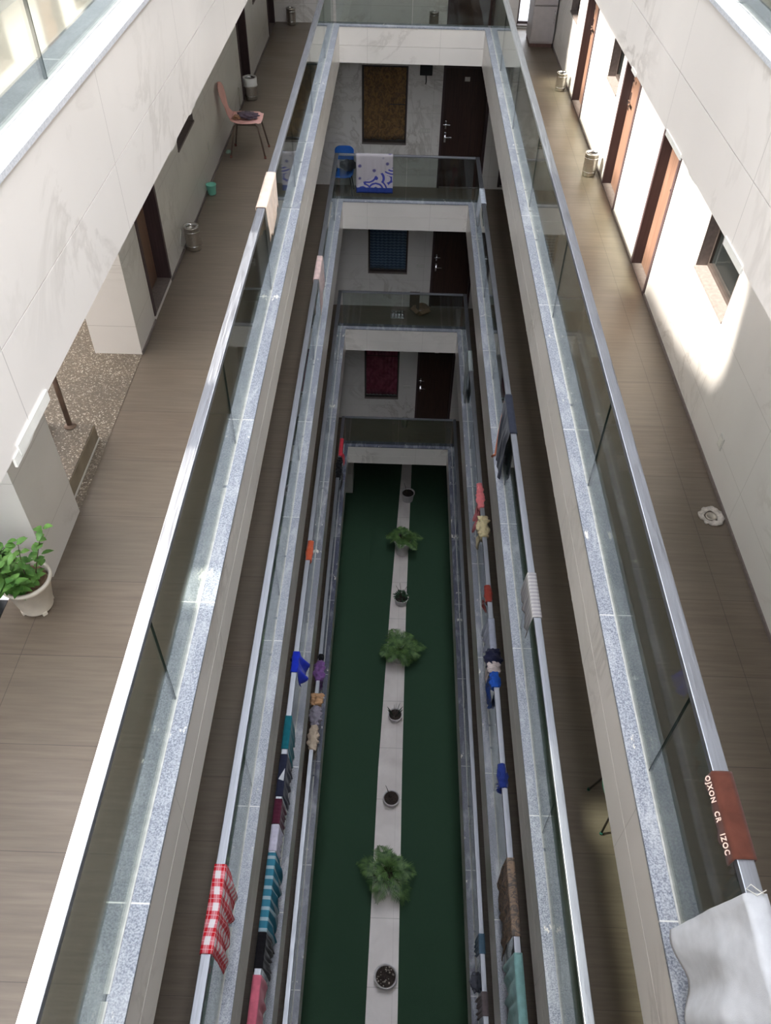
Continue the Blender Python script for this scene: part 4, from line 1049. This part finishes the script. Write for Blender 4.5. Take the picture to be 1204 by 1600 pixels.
# ------------------------------------------------------------------ plants
soil = plain('dry_brown_soil', hexc(128, 102, 82), 0.95, 0, 0.2, 40, 0.4)
dsoil = plain('dark_pebbled_soil', hexc(60, 50, 46), 0.95, 0, 0.5, 60, 0.5)
def leafmat(name, a, b):
    t = NT(name); o = t.coord(); n = t.noise(o, 9, 3)
    t.base(t.ramp(n, [(0.35, hexc(*a)), (0.65, hexc(*b))])); t.b.inputs['Subsurface Weight'].default_value = 0.0
    return t.set(0.45, 0, 0.4)
def leaf(bm, base, d, L, W, up=Vector((0, 0, 1)), droop=0.3, fold=0.2):
    d = d.normalized(); s = d.cross(up)
    if s.length < 1e-3: s = Vector((1, 0, 0))
    s.normalize(); n_ = s.cross(d).normalized()
    prof = [(0, 0.05), (0.25, 0.8), (0.5, 1.0), (0.75, 0.7), (1, 0.02)]
    rows = []
    for t, w_ in prof:
        c = base+d*(L*t)-Vector((0, 0, 1))*(droop*L*t*t)
        rows.append([bm.verts.new(c+s*(W*w_*0.5*k)+n_*(abs(k)*fold*W*w_*0.5)) for k in (-1, 0, 1)])
    for a, b in zip(rows, rows[1:]):
        for k in (0, 1): bm.faces.new((a[k], a[k+1], b[k+1], b[k]))
def pot(e, r, h, mat, soilm, rim=True, feet=False, fill=0.85, rb=0.68):
    b = BM()
    pr = [(r*rb, 0.0), (r*rb*1.02, 0.01), (r*0.93, h*0.86)]
    if rim: pr += [(r*0.98, h*0.87), (r*1.04, h*0.93), (r*1.03, h)]
    else: pr += [(r, h)]
    pr += [(r*0.92, h), (r*0.88, h*0.8), (r*rb*0.85, 0.03)]
    lathe(b, pr, 36); obj('pot', b, mat, e, True)
    b = BM(); rr = r*(rb+(0.90-rb)*fill)*0.97; bmesh.ops.create_circle(b, cap_ends=True, segments=30, radius=rr)
    bmesh.ops.subdivide_edges(b, edges=b.edges, cuts=1)
    for v in b.verts: v.co.z = h*fill+0.01*noise.noise(v.co*18)
    bmesh.ops.triangulate(b, faces=b.faces); obj('soil', b, soilm, e, True)
    if feet:
        for i in range(4):
            a = PI/4+i*PI/2; b = BM(); bx(b, -0.018, 0.018, -0.012, 0.012, 0, 0.035); o = obj('pot_foot', b, mat, e, bevel=0.004)
            o.location = (math.cos(a)*r*rb*0.95, math.sin(a)*r*rb*0.95, -0.02); o.rotation_euler = (0, 0, a+PI/2)
cream = plain('cream_glazed_plastic', hexc(222, 214, 200), 0.4, 0, 0.06)
e = empty('potted_plant', (-2.43, 3.36, 0.02), 'leafy green plant in a cream footed pot at the left edge of the corridor', 'potted plant')
pot(e, 0.165, 0.29, cream, soil, True, True, 0.86, 0.66)
b = BM(); b2 = BM(); rnd = random.Random(5)
for i in range(16):
    a = rnd.uniform(0, 2*PI); r0 = rnd.uniform(0.01, 0.06); sp = rnd.uniform(0.08, 0.27); H = rnd.uniform(0.22, 0.50)
    pts = []
    for k in range(6):
        q = k/5; rr = r0+sp*q**1.2
        pts.append(Vector((math.cos(a+0.3*q)*rr, math.sin(a+0.3*q)*rr, 0.24+H*q)))
    tube(b2, pts, [0.005-0.0006*k for k in range(6)], 6)
    for k in range(1, 6):
        for m in range(5):
            aa = rnd.uniform(0, 2*PI); el = rnd.uniform(-0.1, 0.7)
            leaf(b, pts[k]+Vector((rnd.uniform(-.02, .02), rnd.uniform(-.02, .02), rnd.uniform(-.05, .02))), Vector((math.cos(aa)*math.cos(el), math.sin(aa)*math.cos(el), math.sin(el))), rnd.uniform(0.055, 0.10), rnd.uniform(0.035, 0.055), droop=0.35, fold=0.25)
for m in range(9):
    aa = rnd.uniform(0, 2*PI); leaf(b, Vector((math.cos(aa)*0.06, math.sin(aa)*0.06, 0.27)), Vector((math.cos(aa), math.sin(aa), 0.6)), 0.09, 0.05)
obj('stems', b2, plain('brown_stem', hexc(92, 84, 62), 0.7), e, True); obj('leaves', b, leafmat('fresh_green_leaf', (62, 110, 44), (120, 168, 84)), e, True)

def palm(loc, R, H, nf, label, potr, poth, seed, tint=0, droopk=1.0):
    e = empty('potted_palm', loc, label, 'potted plant', 'feathery palms along the path')
    pot(e, potr, poth, wpot, dsoil, True, False, 0.9, 0.7)
    rnd = random.Random(seed); b = BM(); s = BM()
    for i in range(nf):
        a = 2*PI*i/nf*2.4+rnd.uniform(-0.3, 0.3); up = rnd.uniform(0.45, 1.15); L = rnd.uniform(0.5, 1.08)*(0.75 if up > 0.95 else 1)
        pts = []
        for k in range(12):
            q = k/11
            rr = 0.02+R*L*(q**1.4)*(1.15-0.5*up); zz = poth*0.9+H*L*up*(q**0.75)-droopk*H*0.55*L*q**2.6
            pts.append(Vector((math.cos(a)*rr, math.sin(a)*rr, zz)))
        tube(s, pts, [0.007*(1-k/14) for k in range(12)], 5)
        for k in range(3, 12):
            for sub in (0, 0.33, 0.66):
                if k == 11 and sub: continue
                p0 = pts[k].lerp(pts[min(11, k+1)], sub)
                d = (pts[k]-pts[k-1]).normalized(); sd_ = d.cross(Vector((0, 0, 1))).normalized()
                for sg in (-1, 1):
                    LL = R*0.36*math.sin(PI*min(1, (k+sub)/12+0.12))*rnd.uniform(0.8, 1.15)+0.05
                    leaf(b, p0, (d*0.85+sd_*sg*0.8+Vector((0, 0, 0.18))), LL, 0.0125, droop=0.35, fold=0.3)
    obj('stems', s, plain('palm_stem', hexc(84, 110, 60), 0.6), e, True)
    obj('fronds', b, palmleaf, e, True)
    return e
wpot = plain('white_ceramic', hexc(214, 208, 208), 0.4, 0, 0.08)
palmleaf = leafmat('palm_leaf', (50, 84, 44), (112, 146, 84))
palm((0.20, 6.0, GZ+0.012), 0.72, 0.85, 18, 'wide feathery palm on the path, nearest of the three palms', 0.18, 0.3, 3)
palm((0.34, 11.3, GZ+0.012), 0.74, 0.75, 30, 'bushiest feathery palm in the middle of the path', 0.19, 0.3, 4)
palm((0.388, 14.85, GZ+0.012), 0.60, 0.5, 18, 'small bright palm in a tall grey pot far along the path', 0.235, 0.56, 6)
def small_plant(loc, r, h, label, kind, seed):
    e = empty('potted_plant', loc, label, 'potted plant')
    r *= 1.15; pot(e, r, h, wpot, dsoil, True, False, 0.88, 0.78)
    rnd = random.Random(seed); b = BM()
    if kind == 'spikes':
        for i in range(11):
            a = rnd.uniform(0, 2*PI); t = rnd.uniform(0.1, 0.6)
            leaf(b, Vector((math.cos(a)*r*0.35, math.sin(a)*r*0.35, h*0.88)), Vector((math.cos(a)*t, math.sin(a)*t, 1)), rnd.uniform(0.22, 0.36), 0.035, up=Vector((math.cos(a+1.5), math.sin(a+1.5), 0.2)), droop=0, fold=0.3)
        obj('leaves', b, leafmat('dark_spiky_leaf', (30, 44, 34), (56, 72, 50)), e, True)
    elif kind == 'twig':
        tube(b, [(-0.03, 0.02, h*0.85), (-0.08, 0.10, h+0.12), (-0.13, 0.16, h+0.24)], [0.010, 0.008, 0.005], 6)
        tube(b, [(0.05, 0.03, h*0.85), (0.10, 0.06, h+0.08)], [0.007, 0.004], 6)
        tube(b, [(0.03, -0.05, h*0.85), (0.13, -0.09, h+0.03)], [0.006, 0.003], 6)
        tube(b, [(-0.05, -0.04, h*0.85), (-0.16, -0.02, h+0.04)], [0.006, 0.003], 6)
        obj('stems', b, plain('dry_twig', hexc(72, 60, 50), 0.8), e, True)
    elif kind == 'bush':
        for i in range(60):
            a = rnd.uniform(0, 2*PI); t = rnd.uniform(0, 1)
            leaf(b, Vector((math.cos(a)*r*0.8*t, math.sin(a)*r*0.8*t, h*0.9+rnd.uniform(0, 0.22)*(1.1-t))), Vector((math.cos(a), math.sin(a), rnd.uniform(0, 1.2))), rnd.uniform(0.07, 0.14), 0.04)
        obj('leaves', b, leafmat('dark_bushy_leaf', (28, 52, 36), (60, 88, 62)), e, True)
        s = BM()
        for a in (0.4, 1.9, 2.8): tube(s, [(0, 0, h), (math.cos(a)*0.08, math.sin(a)*0.08, h+0.25), (math.cos(a)*0.16, math.sin(a)*0.14, h+0.42)], 0.005, 5)
        obj('stems', s, plain('brown_flower_stem', hexc(96, 70, 58), 0.8), e, True)
    elif kind == 'bare':
        for i in range(26):
            a = rnd.uniform(0, 2*PI); t = rnd.uniform(0.3, 0.8)*r; q = rnd.uniform(0.008, 0.02)
            x, y, z = math.cos(a)*t, math.sin(a)*t, h*0.88
            lathe(b, [(q*0.6, z), (q, z+q*0.4), (q*0.5, z+q*0.9)], 7, (x, y, 0))
        _pb = obj('pebbles', b, plain('pale_pebble', hexc(186, 176, 164), 0.7, 0, 0.3, 30), e, True); _pb['kind'] = 'stuff'
    return e
small_plant((0.20, 4.15, GZ+0.012), 0.185, 0.22, 'round white pot holding only soil and pebbles, nearest on the path', 'bare', 1)
small_plant((0.235, 7.62, GZ+0.012), 0.155, 0.2, 'white pot with dry twigs on the path', 'twig', 2)
small_plant((0.285, 9.66, GZ+0.012), 0.145, 0.18, 'white pot with dark spiky leaves on the path', 'spikes', 3)
small_plant((0.385, 13.08, GZ+0.012), 0.165, 0.24, 'white pot with a dark bushy plant between two palms', 'bush', 4)
small_plant((0.535, 16.95, GZ+0.012), 0.17, 0.30, 'white pot with two thin stems far along the path', 'twig', 5)
small_plant((0.60, 19.0, GZ+0.012), 0.2, 0.36, 'pot at the far end of the path, mostly hidden under the fascia', 'bush', 6)
